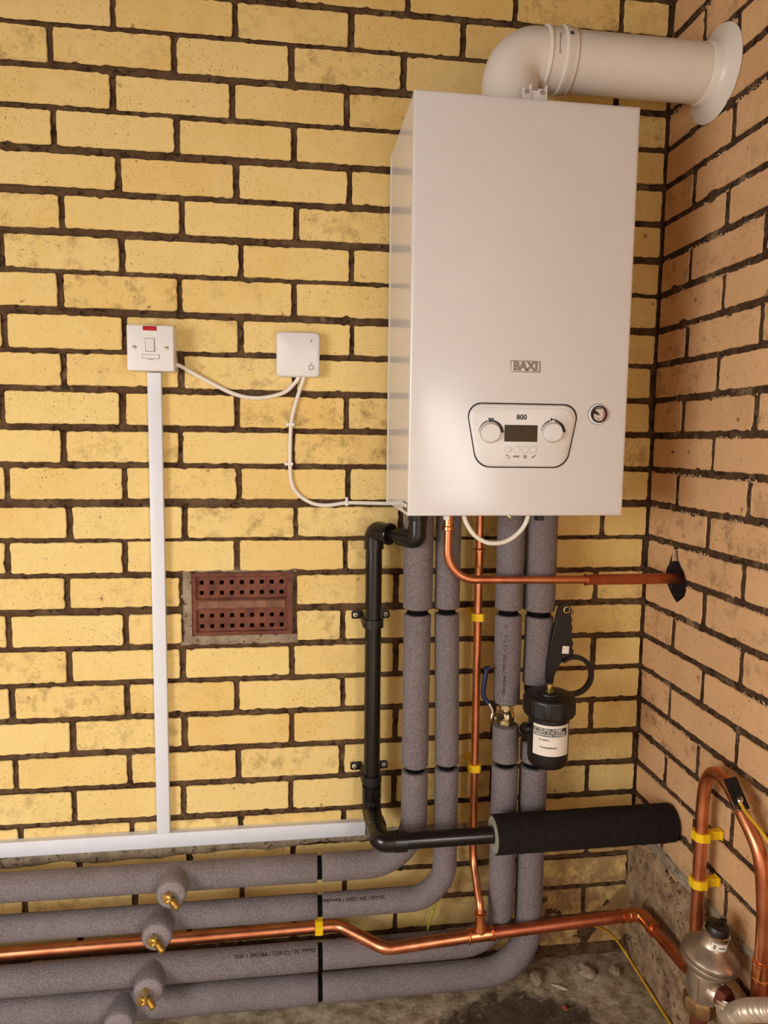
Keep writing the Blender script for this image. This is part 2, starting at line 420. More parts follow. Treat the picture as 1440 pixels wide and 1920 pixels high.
for p_ in wall_right.data.polygons:
    c_ = wall_right.location+p_.center
    if render_mask(-c_.y, c_.z) > .3: p_.material_index = 1
HB = .1125
rnd = random.Random(3)
def put_brick(fn, u0, u1, z0, z1, mat, parent, cut=None):
    bm = brick_bm(fn, u0, u1, z0, z1, rnd)
    o = obj('brick', bm, [mat, mat.replace('brick', 'mortar')], parent)
    if cut is not None and u1 > .08 and u0 < .17 and z1 > .875 and z0 < .992:
        md = o.modifiers.new('b', 'BOOLEAN'); md.operation = 'DIFFERENCE'; md.solver = 'EXACT'; md.object = cut
        dg = bpy.context.evaluated_depsgraph_get(); dg.update()
        me = bpy.data.meshes.new_from_object(o.evaluated_get(dg)); o.modifiers.clear(); o.data = me
    return o
BH = .0060
for r in range(-5, 28):
    z1 = bedz(r)-BH+DZ.get(r, 0)*.001; z0 = bedz(r+1)+BH+DZ.get(r, 0)*.001
    if z1 > 2.41: continue
    z0 = max(z0, .004)
    if z1-z0 < .02: continue
    dx = DX.get(r, rnd.uniform(-4, 4))*.001
    cols = [c for c in range(-3, 12) if (c-r) % 2 == 0]
    xs = [-1.351+HB*c+dx+rnd.gauss(0, .0012) for c in cols]
    ends = [(a+.0055+rnd.uniform(-.001, .001), b-.0055+rnd.uniform(-.001, .001)) for a, b in zip(xs, xs[1:])]
    ends.append((xs[-1]+.0055, -.004-rnd.choice((0, 0, .006))))
    for a, b in ends:
        if b < -1.74: continue
        a = max(a, -1.745)
        zz0, zz1 = z0+rnd.gauss(0, .0007), z1+rnd.gauss(0, .0007)
        if r in (15, 16):
            if a > AIR[0]-.01 and b < AIR[1]+.01: continue
            if a < AIR[0] and b > AIR[0]: b = AIR[0]-.004
            if a < AIR[1] and b > AIR[1]: a = AIR[1]+.004
        if b-a < .02: continue
        put_brick(back, a, b, zz0, zz1, 'brick_back', wall_back)
cutter = obj('cut', prism(HOLE, right, -.05, .05), 'hollow_dark', None)
for r in range(-5, 28):
    z1 = bedz(r)-BH-.0004; z0 = max(bedz(r+1)+BH+.0004, .004)
    if z1 > 2.41 or z1-z0 < .02: continue
    off = .005 if r >= 16 else (-.006 if r in (12, 13) else -.003)
    us = [.1196+HB*c+off+rnd.gauss(0, .0012) for c in range(-2, 8) if (c-r) % 2 == 0 and .1196+HB*c > .05]
    us = [-.001]+us
    for a, b in zip(us, us[1:]):
        a += .0066; b -= .0066
        b = min(b, .945)
        if b-a < .03: continue
        if z1 < .31 and b < .36: continue                    # under the cement render
        put_brick(right, a, b, z0+rnd.gauss(0, .0007), z1+rnd.gauss(0, .0007), 'brick_right', wall_right, cutter)
bpy.data.objects.remove(cutter, do_unlink=True)
# crumbs of pale mortar along the beds of the right wall
bm = bmesh.new(); rc_ = random.Random(12)
for r in range(0, 24):
    for k in range(330):
        u = rc_.uniform(.005, .60)
        if noise.noise(Vector((u*9, r*2.3, 4)))+noise.noise(Vector((u*30, r*5.1, 1)))*.5 < .10: continue
        z = bedz(r)-BH+rc_.gauss(-.0005, .0016); sz = rc_.uniform(.0010, .0026)
        if inpoly(HOLE, u, z): continue
        c_ = right(u, z, rc_.uniform(-.003, .0012))
        o_ = [bm.verts.new(c_+Vector((a_*sz*rc_.uniform(.5, 1), b_*sz*rc_.uniform(.7, 1.6), d_*sz*rc_.uniform(.6, 1.1)))) for a_, b_, d_ in ((1, 0, 0), (-1, 0, 0), (0, 1, 0), (0, -1, 0), (0, 0, 1), (0, 0, -1))]
        for a_ in (0, 1):
            for b_ in (2, 3):
                for d_ in (4, 5): bm.faces.new((o_[a_], o_[b_], o_[d_]))
cr = obj('mortar_crumbs', bm, 'crumb', wall_right); cr['kind'] = 'stuff'
# brickwork that goes on outside the picture
def field(fn, u0, u1, zmax, u_off, mat, parent):
    bm = bmesh.new()
    for r in range(-5, 28):
        z1 = bedz(r)-BH; z0 = max(bedz(r+1)+BH, .004)
        if z1 > zmax or z1-z0 < .02: continue
        for c in range(-14, 40):
            a = u_off+2*HB*c+(HB if r % 2 else 0)+.0055; b = a+2*HB-.011
            a2, b2 = max(a, u0), min(b, u1)
            if b2-a2 < .02: continue
            q = [bm.verts.new(fn(u, z, d)) for d in (0, -.02) for u, z in ((a2, z0), (b2, z0), (b2, z1), (a2, z1))]
            bm.faces.new(q[:4])
            for i in range(4): bm.faces.new((q[i], q[(i+1) % 4], q[4+(i+1) % 4], q[4+i]))
    o = obj('brick_field', bm, mat, parent); o['kind'] = 'stuff'
field(back, -2.5, -1.755, 2.41, -1.351, 'brick_back', wall_back)
field(right, .955, 1.88, 2.41, .1196, 'brick_right', wall_right)
bm = bmesh.new()
q = [(-2.52, .012), (-1.74, .012)]
v = [bm.verts.new((x, y, z)) for x, y in q for z in (-.02, 2.44)]; bm.faces.new((v[0], v[2], v[3], v[1]))
obj('mortar_backing', bm, 'mortar_back', wall_back)
bm = bmesh.new(); v = [bm.verts.new((.012, y, z)) for y in (-.94, -1.885) for z in (-.02, 2.44)]; bm.faces.new((v[0], v[2], v[3], v[1]))
obj('mortar_backing', bm, 'mortar_right', wall_right)
# hollow of the broken hole round the relief pipe
bm = bmesh.new(); R1 = [bm.verts.new(right(u, z, .001)) for u, z in HOLE]; R2 = [bm.verts.new(right(.128+(u-.128)*.85, .93+(z-.93)*.9, -.05)) for u, z in HOLE]
for i in range(len(HOLE)): bm.faces.new((R1[i], R1[(i+1) % len(HOLE)], R2[(i+1) % len(HOLE)], R2[i]))
bm.faces.new(R2); obj('hole_lining', bm, 'hole_dark', wall_right, 40, 'dark broken hole in the brickwork around the copper pipe')
obj('mortar_sliver', prism([(.1125, .9885), (.1195, .9880), (.1170, .9640), (.1105, .9630)], right, -.02, .0025), 'crumb', wall_right, None, 'pale sliver of mortar in the hole')
# cement fillets: below the trunking on the back wall, damp course on the right wall
def ridge(fn, u0, u1, zc, hw, dmax, seed, mat, parent, thin=None):
    bm = bmesh.new(); nu = int((u1-u0)/.009); g = []
    for i in range(nu+1):
        u = u0+(u1-u0)*i/nu; row = []
        k = thin(u) if thin else 1.
        top = zc+hw+noise.noise(Vector((u*16, 1, seed)))*.004; bot = zc-hw*(.75+.7*noise.noise(Vector((u*9, 4, seed))))*k
        for j in range(9):
            t = j/8; z = bot+(top-bot)*t
            d = dmax*(math.sin(math.pi*(t*.8+.1))**.6)*k-.004+noise.noise(Vector((u*60, z*60, seed)))*.0035
            if j in (0, 8): d = -.012
            row.append(bm.verts.new(fn(u, z, d)))
        g.append(row)
    for a, b in zip(g, g[1:]):
        for j in range(8): bm.faces.new((a[j], b[j], b[j+1], a[j+1]))
    return obj('cement_fillet', bm, mat, parent, 60)
ridge(back, -1.75, -.02, .328, .026, .013, 5, 'cement', wall_back, lambda u: .55+.45*sstep(-.8, -1.2, u))
ridge(right, .01, .94, .321, .017, .010, 8, 'cement', wall_right)
# the rest of the garage: floor, ceiling, the wall left of and behind the camera
def floor_h(x, y):
    return -.004+noise.noise(Vector((x*6, y*6, 2)))*.008+noise.noise(Vector((x*22, y*22, 5)))*.005+noise.noise(Vector((x*70, y*70, 8)))*.0025
bm = bmesh.new(); g = []
ys = [.02-.0095*i for i in range(72)]+[-.66-.12*i for i in range(1, 25)]
xs = [-2.5, -2.2, -1.9, -1.7]+[-1.55+.0105*i for i in range(149)]
for y in ys: g.append([bm.verts.new((x, y, floor_h(x, y))) for x in xs])
for a, b in zip(g, g[1:]):
    for i in range(len(xs)-1): bm.faces.new((a[i], a[i+1], b[i+1], b[i]))
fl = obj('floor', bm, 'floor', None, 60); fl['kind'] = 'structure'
def struct(name, bm, mat, smooth=None):
    o = obj(name, bm, mat, None, smooth); o['kind'] = 'structure'; return o
struct('ceiling', box(-2.6, .12, -3.5, .02, 2.44, 2.5), 'ceiling')
bm = bmesh.new()
for a in ((-3.5, -2.65, -.02, 2.44), (-1.25, .02, -.02, 2.44), (-2.65, -1.25, -.02, .62), (-2.65, -1.25, 1.62, 2.44)): addbox(bm, -2.6, -2.5, *a)
struct('wall_left', bm, 'plaster')
bm = box(-2.5, .12, -3.5, -3.4, -.02, 2.44)
struct('wall_front', bm, 'plaster')
bm = bmesh.new(); addbox(bm, .015, .12, -1.885, -.95, -.02, 2.44); addbox(bm, .0, .12, -1.90, -1.885, -.02, 2.44)
addbox(bm, 0, .12, -3.4, -3.0, -.02, 2.44); addbox(bm, 0, .12, -3.0, -1.90, 2.08, 2.44)
struct('wall_side', bm, 'plaster')
bm = bmesh.new()
for a in ((-1.94, -1.90, 0, 2.08), (-3.0, -2.96, 0, 2.08), (-2.96, -1.94, 2.04, 2.08)): addbox(bm, -.01, .10, a[0], a[1], a[2], a[3], bev=.002, seg=1)
struct('door_1', bm, 'white_trunk')
bm = bmesh.new()
for a in ((-2.65, -2.60, .62, 1.62), (-1.30, -1.25, .62, 1.62), (-2.60, -1.30, .62, .67), (-2.60, -1.30, 1.57, 1.62)): addbox(bm, -2.54, -2.49, *a, bev=.002, seg=1)
struct('added_window', bm, 'white_trunk')  # unseen window frame, added to go with the left light

# ================================================================== BOILER
BX0, BX1, BZ0, BZ1, BY = -.5933, -.2030, 1.0768, 1.7748, -.285
bl = thing('wall_boiler', 'tall white glossy wall-hung gas boiler with grey badge and control panel', 'boiler', ((BX0+BX1)/2, -.15, BZ0))
obj('casing', box(BX0+.0006, BX1-.0006, -.268, -.010, BZ0+.0006, BZ1-.0006), 'white_enamel', bl)
bm = bmesh.new(); rings = []
for ins, y in ((0, -.2665), (0, -.2795), (.0009, -.2818), (.0030, -.2833), (.0065, -.2838), (.018, -.2845), (.034, -.28495), (.036, -.2850)):
    rings.append([bm.verts.new((x, y, z)) for x, z in ((BX0+ins, BZ0+ins), (BX1-ins, BZ0+ins), (BX1-ins, BZ1-ins), (BX0+ins, BZ1-ins))])
for a, b in zip(rings, rings[1:]):
    for k in range(4): bm.faces.new((a[k], a[(k+1) % 4], b[(k+1) % 4], b[k]))
bm.faces.new(rings[-1]); bm.faces.new(rings[0][::-1])
obj('front_cover', bm, 'white_enamel', bl, 30)
obj('casing_flange', box(BX0-.0008, BX1+.0008, -.018, -.012, BZ0-.001, BZ1+.001), 'white_plastic', bl)
F = fx(BY)
# badge
bd = obj('badge', prism(roundpoly([(-.4205, 1.3255), (-.3665, 1.3255), (-.3665, 1.3455), (-.4205, 1.3455)], .001, 3), F, -.0005, .0016, bev=.0008), 'silver_badge', bl, 40, 'pale raised badge plate with grey letters')
obj('badge_face', prism(roundpoly([(-.4175, 1.3278), (-.3695, 1.3278), (-.3695, 1.3432), (-.4175, 1.3432)], .0006, 3), F, .0014, .0019), 'white_plastic', bd)
obj('badge_lettering', textbm('BAXI', .0205, lambda x, y, z: F(-.3935+x, 1.3356+y, .0018+z), .0009, .0011, .98), 'grey_badge', bd)
# control panel
def trap(g, r=.026): return roundpoly([(-.4965-g, 1.2725+g), (-.475-g*.8, 1.162-g), (-.313+g*.8, 1.162-g), (-.2925+g, 1.2725+g)], [r, r*1.15, r*1.15, r], 9)
cp = obj('control_panel', prism(trap(-.0012), F, -.001, .0052, bev=.005), 'white_plastic', bl, 35, 'white trapezoid control panel with two dials')
obj('panel_gap', prism(trap(.0006), F, -.001, .0006), 'black_gap', bl)
obj('panel_rim', prism(trap(-.0075, .022), F, .004, .0062, bev=.0015), 'white_plastic', cp, 35)
PD = .0062
obj('display', prism([(-.4285, 1.2068), (-.3695, 1.2068), (-.3695, 1.2355), (-.4285, 1.2355)], F, PD-.002, PD+.0004), 'display', cp)
obj('model_number', textbm('800', .0125, lambda x, y, z: F(-.3985+x, 1.2486+y, PD+z), .0003, .00035), 'print_black', cp)
for kx, kz in ((-.4535, 1.2215), (-.3425, 1.2235)):
    obj('dial_seat', lathe((kx, BY-PD+.001, kz), (0, -1, 0), [(.0182, 0), (.0182, .0012), (.0168, .0014)], 40), 'silver_badge', cp, 40)
    kn = obj('dial_knob', lathe((kx, BY-PD, kz), (0, -1, 0), [(.0162, 0), (.0158, .008), (.0145, .0098), (.0, .0102)], 40), 'white_plastic', cp, 40)
    obj('dial_scale', prism(arcband(kx, kz, (.0198, .0188), (.0203, .0240), math.radians(178), math.radians(2), 30), F, PD-.0005, PD+.0003), 'print_black', cp)
    obj('dial_scale_break', prism([(kx-.0052, kz+.0170), (kx+.0052, kz+.0170), (kx+.0056, kz+.0262), (kx-.0056, kz+.0262)], F, PD, PD+.0005), 'white_plastic', cp)
bm = bmesh.new()
for i in range(4): addprism(bm, roundpoly([(-.4575+i*.0024, 1.2395), (-.4557+i*.0024, 1.2395), (-.4557+i*.0024, 1.2468), (-.4575+i*.0024, 1.2468)], .0004, 2), F, PD, PD+.0009)
addprism(bm, [(-.4575, 1.2412), (-.4487, 1.2412), (-.4487, 1.2420), (-.4575, 1.2420)], F, PD, PD+.0008)
obj('radiator_symbol', bm, 'print_black', cp)
bm = bmesh.new(); addprism(bm, [(-.3462, 1.2425), (-.3442, 1.2425), (-.3442, 1.2485), (-.3462, 1.2485)], F, PD, PD+.0009)
addprism(bm, [(-.3478, 1.2450), (-.3386, 1.2450), (-.3386, 1.2418), (-.3372, 1.2418), (-.3372, 1.2468), (-.3478, 1.2468)], F, PD, PD+.0008)
obj('tap_symbol', bm, 'print_black', cp)
for i, bx in enumerate((-.4210, -.4055, -.3903, -.3752)):
    obj('button_ring', lathe((bx, BY-PD+.001, 1.1935), (0, -1, 0), [(.0059, 0), (.0059, .0013)], 24), 'grey_badge', cp)
    obj('button', lathe((bx, BY-PD, 1.1935), (0, -1, 0), [(.0055, 0), (.0053, .0012), (0, .0016)], 24), 'white_plastic', cp, 40)
bm = bmesh.new(); addprism(bm, arcband(-.4205, 1.1805, .0020, .0027, -math.pi/2, math.pi/2, 8), F, PD, PD+.0004)
addprism(bm, [(-.4240, 1.1826), (-.4205, 1.1826), (-.4205, 1.1833), (-.4240, 1.1833)], F, PD, PD+.0004); addprism(bm, [(-.4250, 1.1829), (-.4232, 1.1845), (-.4232, 1.1814)], F, PD, PD+.0004)
addprism(bm, [(-.4235, 1.1778), (-.4205, 1.1778), (-.4205, 1.1785), (-.4235, 1.1785)], F, PD, PD+.0004)
obj('back_symbol', bm, 'print_black', cp)
obj('reset_lettering', textbm('RESET', .0044, lambda x, y, z: F(-.4055+x, 1.1812+y, PD+z), .0003, .0001), 'print_black', cp)
bm = bmesh.new()
for i in range(3): addprism(bm, [(-.3935, 1.1785+i*.0021), (-.3875, 1.1785+i*.0021), (-.3875, 1.1795+i*.0021), (-.3935, 1.1795+i*.0021)], F, PD, PD+.0004)
obj('menu_symbol', bm, 'print_black', cp)
obj('tick_symbol', prism([(-.3785, 1.1808), (-.3765, 1.1782), (-.3708, 1.1842), (-.3716, 1.1849), (-.3765, 1.1798), (-.3778, 1.1815)], F, PD, PD+.0004), 'print_black', cp)
# pressure gauge
GX, GZ = -.2578, 1.2565
pg = obj('pressure_gauge', lathe((GX, BY+.001, GZ), (0, -1, 0), [(.0178, 0), (.0178, .003), (.0165, .0045), (.0142, .0048), (.0138, .002)], 40), 'white_plastic', bl, 40, 'small round pressure gauge with red arc')
obj('gauge_ring', lathe((GX, BY-.002, GZ), (0, -1, 0), [(.0150, 0), (.0150, .0032), (.0124, .0032), (.0122, .0004)], 40), 'black_plastic', pg, 40)
obj('gauge_rim_shadow', prism(circ(GX, GZ, .0184, 40), F, -.0005, .0008), 'black_gap', pg)
obj('gauge_dial', prism(circ(GX, GZ, .0128, 40), F, .001, .0026), 'dial', pg)
FG = lambda u, v, d: F(u, v, .0026+d)
obj('gauge_scale', prism(arcband(GX, GZ, .0096, .0112, math.radians(212), math.radians(62), 18), FG, 0, .0003), 'print_black', pg)
obj('gauge_red_zone', prism(arcband(GX, GZ, .0094, .0112, math.radians(40), math.radians(-48), 12), FG, 0, .0003), 'red_scale', pg)
obj('gauge_needle', prism([(GX+.0016, GZ-.0022), (GX-.0002, GZ+.0018), (GX-.0070, GZ+.0068), (GX-.0100, GZ+.0012)], FG, .0004, .0008), 'print_black', pg)
obj('gauge_mark', prism([(GX-.0018, GZ-.0088), (GX+.0014, GZ-.0088), (GX+.0014, GZ-.0078), (GX-.0018, GZ-.0078)], FG, 0, .0003), 'print_black', pg)
# rating sticker on the left flank
SL = lambda u, v, d: Vector((BX0-d, u, v))
st = obj('rating_sticker', prism([(-.275, 1.0835), (-.232, 1.0835), (-.232, 1.0985), (-.275, 1.0985)], SL, -.0002, .0005), 'print_black', bl, None, 'small black and white sticker low on the left flank')
obj('sticker_panel', prism([(-.273, 1.0900), (-.236, 1.0900), (-.236, 1.0968), (-.273, 1.0968)], SL, .0004, .0007), 'white_print', st)
obj('sticker_line', prism([(-.273, 1.0855), (-.240, 1.0855), (-.240, 1.0872), (-.273, 1.0872)], SL, .0004, .0007), 'grey_badge', st)
# things hanging out below the casing
obj('cable_gland', box(-.5180, -.5085, -.235, -.222, 1.064, 1.080, bev=.001, seg=1), 'white_plastic', bl)
obj('tap_lever', tube([(-.398, -.20, 1.085), (-.392, -.205, 1.070), (-.386, -.21, 1.066)], .0022, 10), 'brass', bl, 40)
obj('valve_body', lathe((-.345, -.16, 1.088), (1, 0, 0), [(.008, 0), (.012, .004), (.012, .022), (.008, .026)], 18), 'brass', bl, 40)
bm = box(-.338, -.300, -.20, -.170, 1.068, 1.0715, bev=.0008, seg=1); obj('valve_plate', bm, 'chrome', bl)
obj('valve_tag', box(-.330, -.316, -.196, -.180, 1.0585, 1.0685, bev=.001, seg=1), 'black_plastic', bl)
obj('valve_stub', lathe((-.262, -.135, 1.086), (0, 0, -1), [(.013, 0), (.013, .014), (.010, .016)], 18), 'black_plastic', bl, 40)

# ================================================================== FLUE
FY, FZ, FXc, FR = -.165, 1.899, -.398, .0505
fu = thing('boiler_flue', 'white elbow flue pipe running from boiler top into right wall', 'flue pipe', (FXc, FY, BZ1))
el = fillet([(FXc, FY, BZ1+.002), (FXc, FY, FZ), (-.305, FY, FZ)], .088, 16)
obj('flue_elbow', tube(el, FR, 44), 'flue_white', fu, 60)
obj('flue_base', lathe((FXc, FY, BZ1-.001), (0, 0, 1), [(.066, 0), (.066, .006), (.060, .009), (.055, .010), (.055, .024), (.052, .026)], 44), 'flue_white', fu, 40)
obj('flue_socket', lathe((-.342, FY, FZ), (1, 0, 0), [(.0508, 0), (.0545, .002), (.0550, .005), (.0525, .0075), (.0525, .030), (.0560, .032), (.0560, .040), (.0535, .046), (.0540, .052), (.0512, .0535)], 48), 'flue_white', fu, 40)
obj('flue_tube', lathe((-.296, FY, FZ), (1, 0, 0), [(.0505, 0), (.0505, .2955)], 48), 'flue_white', fu, 60)
obj('flue_collar', lathe((-.0005, FY, FZ), (-1, 0, 0), [(.083, 0), (.083, .0015), (.077, .004), (.060, .012), (.0535, .018), (.0520, .030), (.0506, .031)], 56), 'flue_white', fu, 50, 'wide white wall collar against the bricks')
a = math.radians(22)
obj('flue_screw', lathe((-.304, FY-.0535*math.cos(a), FZ+.0535*math.sin(a)), (0, -math.cos(a), math.sin(a)), [(.0035, 0), (.0035, .003), (.0012, .003), (.0012, .0015)], 14), 'black_plastic', fu)
obj('flue_print', prism([(-.3255, FZ-.014), (-.3247, FZ-.014), (-.3247, FZ+.020), (-.3255, FZ+.020)], fx(FY-.0522), -.002, .0006), 'grey_badge', fu)
for bx in (-.3880, -.3600):
    bm = box(bx-.008, bx+.006, -.2345, -.2315, 1.7752, 1.815, bev=.001, seg=1)
    addbox(bm, bx+.006, bx+.0085, -.2345, -.2240, 1.775, 1.822, bev=.0006, seg=1)
    br = obj('flue_bracket', bm, 'white_plastic', fu)
    obj('bracket_screw', lathe((bx-.001, -.2343, 1.8085), (0, -1, 0), [(.0045, 0), (.004, .002), (.0015, .002), (.0015, .001)], 14), 'silver_badge', br)
obj('flue_strap', box(-.3880, -.3600, -.2320, -.2295, 1.777, 1.812), 'white_plastic', fu)

# ================================================================== ELECTRICS
sw = thing('fused_spur_switch', 'square white switch with red indicator mounted above vertical trunking', 'switch', (-1.061, 0, 1.3355))
obj('back_box', box(-1.1035, -1.0185, -.036, -.0005, 1.336, 1.4205, bev=.002), 'white_plastic', sw, 40)
obj('face_plate', box(-1.1045, -1.0175, -.0465, -.0355, 1.335, 1.4215, bev=.0022, seg=3), 'white_plastic', sw, 40)
G = fx(-.0465)
obj('neon_indicator', prism(roundpoly([(-1.0742, 1.4110), (-1.0485, 1.4110), (-1.0485, 1.4195), (-1.0742, 1.4195)], .0008, 3), G, -.001, .0012, bev=.0006), 'red_neon', sw, None, 'red indicator window')
obj('rocker_gap', prism([(-1.0705, 1.3708), (-1.0525, 1.3708), (-1.0525, 1.3968), (-1.0705, 1.3968)], G, -.001, .0002), 'black_gap', sw)
bm = bmesh.new(); v = [bm.verts.new(G(*p)) for p in ((-1.0700, 1.3713, 0), (-1.0530, 1.3713, 0), (-1.0530, 1.3963, 0), (-1.0700, 1.3963, 0), (-1.0690, 1.3720, .0042), (-1.0540, 1.3720, .0042), (-1.0540, 1.3958, .0012), (-1.0690, 1.3958, .0012))]
for f in ((0, 1, 5, 4), (1, 2, 6, 5), (2, 3, 7, 6), (3, 0, 4, 7), (4, 5, 6, 7)): bm.faces.new([v[i] for i in f])
obj('rocker', bm, 'white_plastic', sw)
obj('fuse_gap', prism([(-1.0770, 1.3578), (-1.0440, 1.3578), (-1.0440, 1.3660), (-1.0770, 1.3660)], G, -.001, .0002), 'black_gap', sw)
obj('fuse_carrier', box(-1.0764, -1.0446, -.0480, -.046, 1.3584, 1.3654, bev=.0006, seg=2), 'white_plastic', sw)
obj('fuse_mark', prism([(-1.0655, 1.3555), (-1.0545, 1.3555), (-1.0545, 1.3567), (-1.0655, 1.3567)], G, -.001, .0003), 'grey_badge', sw)
for sx in (-1.0905, -1.0305):
    s = obj('screw', lathe((sx, -.0460, 1.3785), (0, -1, 0), [(.0042, 0), (.0042, .0012), (.0030, .0022), (0, .0024)], 18), 'steel_screw', sw, 40)
    obj('screw_slot', box(sx-.0035, sx+.0035, -.0487, -.0475, 1.3779, 1.3791), 'black_gap', s)
rc = thing('heating_receiver', 'small rounded square white wireless receiver box wired between switch and boiler', 'control box', (-.7785, 0, 1.3325))
sq = [(-.8215, 1.3325), (-.7350, 1.3325), (-.7350, 1.4210), (-.8215, 1.4210)]
obj('case', prism(roundpoly(sq, .0085, 6), fx(0), .0005, .0255, bev=.0045), 'white_plastic', rc, 40)
G = fx(-.0255)
obj('lamp', lathe((-.7515, -.0250, 1.4035), (0, -1, 0), [(.0021, 0), (.0021, .0012), (0, .0015)], 14), 'grey_badge', rc)
obj('button_ring', prism(arcband(-.7520, 1.3515, .0042, .0052, 0, 2*math.pi, 30), G, -.001, .0004), 'print_black', rc)
obj('button', lathe((-.7520, -.0252, 1.3515), (0, -1, 0), [(.0042, 0), (.0042, .0004), (0, .0006)], 20), 'white_plastic', rc)
obj('button_mark', prism(arcband(-.7520, 1.3605, .0010, .0016, 0, 2*math.pi, 14), G, -.001, .0003), 'grey_badge', rc)
def trunk_bm(x0, x1, z0, z1, vert):
    bm = box(x0, x1, -.0085, -.0003, z0, z1)
    if vert: addbox(bm, x0-.0004, x1+.0004, -.0165, -.008, z0, z1, bev=.0012)
    else: addbox(bm, x0, x1, -.0165, -.008, z0-.0004, z1+.0004, bev=.0012)
    return bm
tr = thing('cable_trunking', 'white vertical cable trunking from switch down to horizontal trunking', 'trunking', (-1.061, 0, .373))
obj('trunking_cover', trunk_bm(-1.0735, -1.0480, .3755, 1.3345, True), 'white_trunk', tr, 40)
tr = thing('cable_trunking', 'white horizontal cable trunking along back wall above grey lagged pipes', 'trunking', (-1.0, 0, .343))
obj('trunking_cover', trunk_bm(-1.75, -.632, .3435, .3745, False), 'white_trunk', tr, 40)
c1 = thing('white_cable', 'white cable sagging between switch and receiver box', 'cable', (-.90, 0, 1.289))
obj('cable_sheath', tube(smoothpath([(-1.0185, -.020, 1.3505), (-1.008, -.016, 1.3475), (-.968, -.008, 1.326), (-.906, -.0055, 1.2965), (-.858, -.0050, 1.2895), (-.809, -.0050, 1.3005), (-.785, -.0065, 1.321), (-.776, -.009, 1.334)], 10), .0041, 14), 'cable_white', c1, 60)
c2 = thing('white_cable', 'white cable clipped to wall from receiver box down to boiler', 'cable', (-.73, 0, 1.07))
pth = [(-.7665, -.009, 1.334), (-.770, -.006, 1.322), (-.7875, -.005, 1.265), (-.7935, -.005, 1.222), (-.7945, -.005, 1.150), (-.790, -.005, 1.112), (-.772, -.005, 1.088), (-.745, -.005, 1.0735), (-.715, -.005, 1.0705), (-.677, -.005, 1.0755), (-.630, -.006, 1.0752), (-.585, -.012, 1.0745)]
obj('cable_sheath', tube(smoothpath(pth, 10), .0040, 14), 'cable_white', c2, 60)
for (x, z, h) in ((-.7915, 1.237, False), (-.7945, 1.156, False), (-.677, 1.0755, True)):
    w, hh = (.0035, .0062) if h else (.0062, .0035)
    bm = box(x-w, x+w, -.0102, -.0002, z-hh, z+hh, bev=.0015)
    k = obj('cable_clip', bm, 'white_plastic', c2, 40)
    px, pz = (x, z+.0085) if h else (x-.0085, z)
    obj('clip_nail', lathe((px, -.0003, pz), (0, -1, 0), [(.0035, 0), (.0035, .006), (.0016, .0065), (0, .0075)], 12), 'white_plastic', k, 40)

# ================================================================== AIR BRICK
ab = thing('air_brick', 'reddish terracotta air brick with rows of square holes', 'air vent', (-.896, .01, .785))
X0, X1, Z0, Z1 = -1.0005, -.7905, .792, .927
hx = [-.979+i*(.166/8) for i in range(9)]; hz = [.9055, .8835, .8345, .8120]; hs = .0044
bm = bmesh.new()
# perforated face as a grid with open cells
def grid_lines(c, lo, hi):
    o = [lo]
    for k in sorted(c): o += [k-hs, k+hs]
    return o+[hi]
gx = grid_lines(hx, X0, X1); gz = grid_lines(hz, Z0, Z1)
def airy(z):   # two shallow panels with a raised rim and bar
    for a, b in ((.871, .918), (.801, .848)):
        if a <= z <= b: return .0155
    return .0095
gz = sorted(set([round(k, 5) for k in gz+[.800, .802, .847, .849, .870, .872, .917, .919]]))
gx = sorted(set([round(k, 5) for k in gx+[-.990, -.9885, -.8025, -.801]]))
def ady(x, z):
    if -.9895 < x < -.8018: return airy(z)
    return .0095
V = {}
def vv(i, j):
    if (i, j) not in V: V[(i, j)] = bm.verts.new((gx[i], ady(gx[i], gz[j])+noise.noise(Vector((gx[i]*60, gz[j]*60, 0)))*.0008, gz[j]))
    return V[(i, j)]
for i in range(len(gx)-1):
    for j in range(len(gz)-1):
        cx, cz = (gx[i]+gx[i+1])/2, (gz[j]+gz[j+1])/2
        ish = any(abs(cx-k) < hs for k in hx) and any(abs(cz-k) < hs for k in hz)
        if ish:
            c = [vv(i, j), vv(i+1, j), vv(i+1, j+1), vv(i, j+1)]; d = [bm.verts.new(Vector((q.co.x, q.co.y+.03, q.co.z))) for q in c]
            for k in range(4): bm.faces.new((c[k], c[(k+1) % 4], d[(k+1) % 4], d[k]))
        else: bm.faces.new((vv(i, j), vv(i+1, j), vv(i+1, j+1), vv(i, j+1)))
edge = [vv(i, 0) for i in range(len(gx))]+[vv(len(gx)-1, j) for j in range(1, len(gz))]+[vv(i, len(gz)-1) for i in range(len(gx)-2, -1, -1)]+[vv(0, j) for j in range(len(gz)-2, 0, -1)]
bk = [bm.verts.new(Vector((q.co.x, .06, q.co.z))) for q in edge]
for k in range(len(edge)): bm.faces.new((edge[k], edge[(k+1) % len(edge)], bk[(k+1) % len(edge)], bk[k]))
obj('vent_face', bm, 'terracotta', ab, 30)
obj('vent_cavity', box(X0+.004, X1-.004, .046, .060, Z0+.004, Z1-.004), 'hollow_dark', ab)
for z0, z1 in ((.848, .871),):
    bm = box(-.987, -.804, .0065, .012, z0+.003, z1-.003, bev=.004, seg=3); obj('vent_bar', bm, 'dusty_clay', ab, 40)
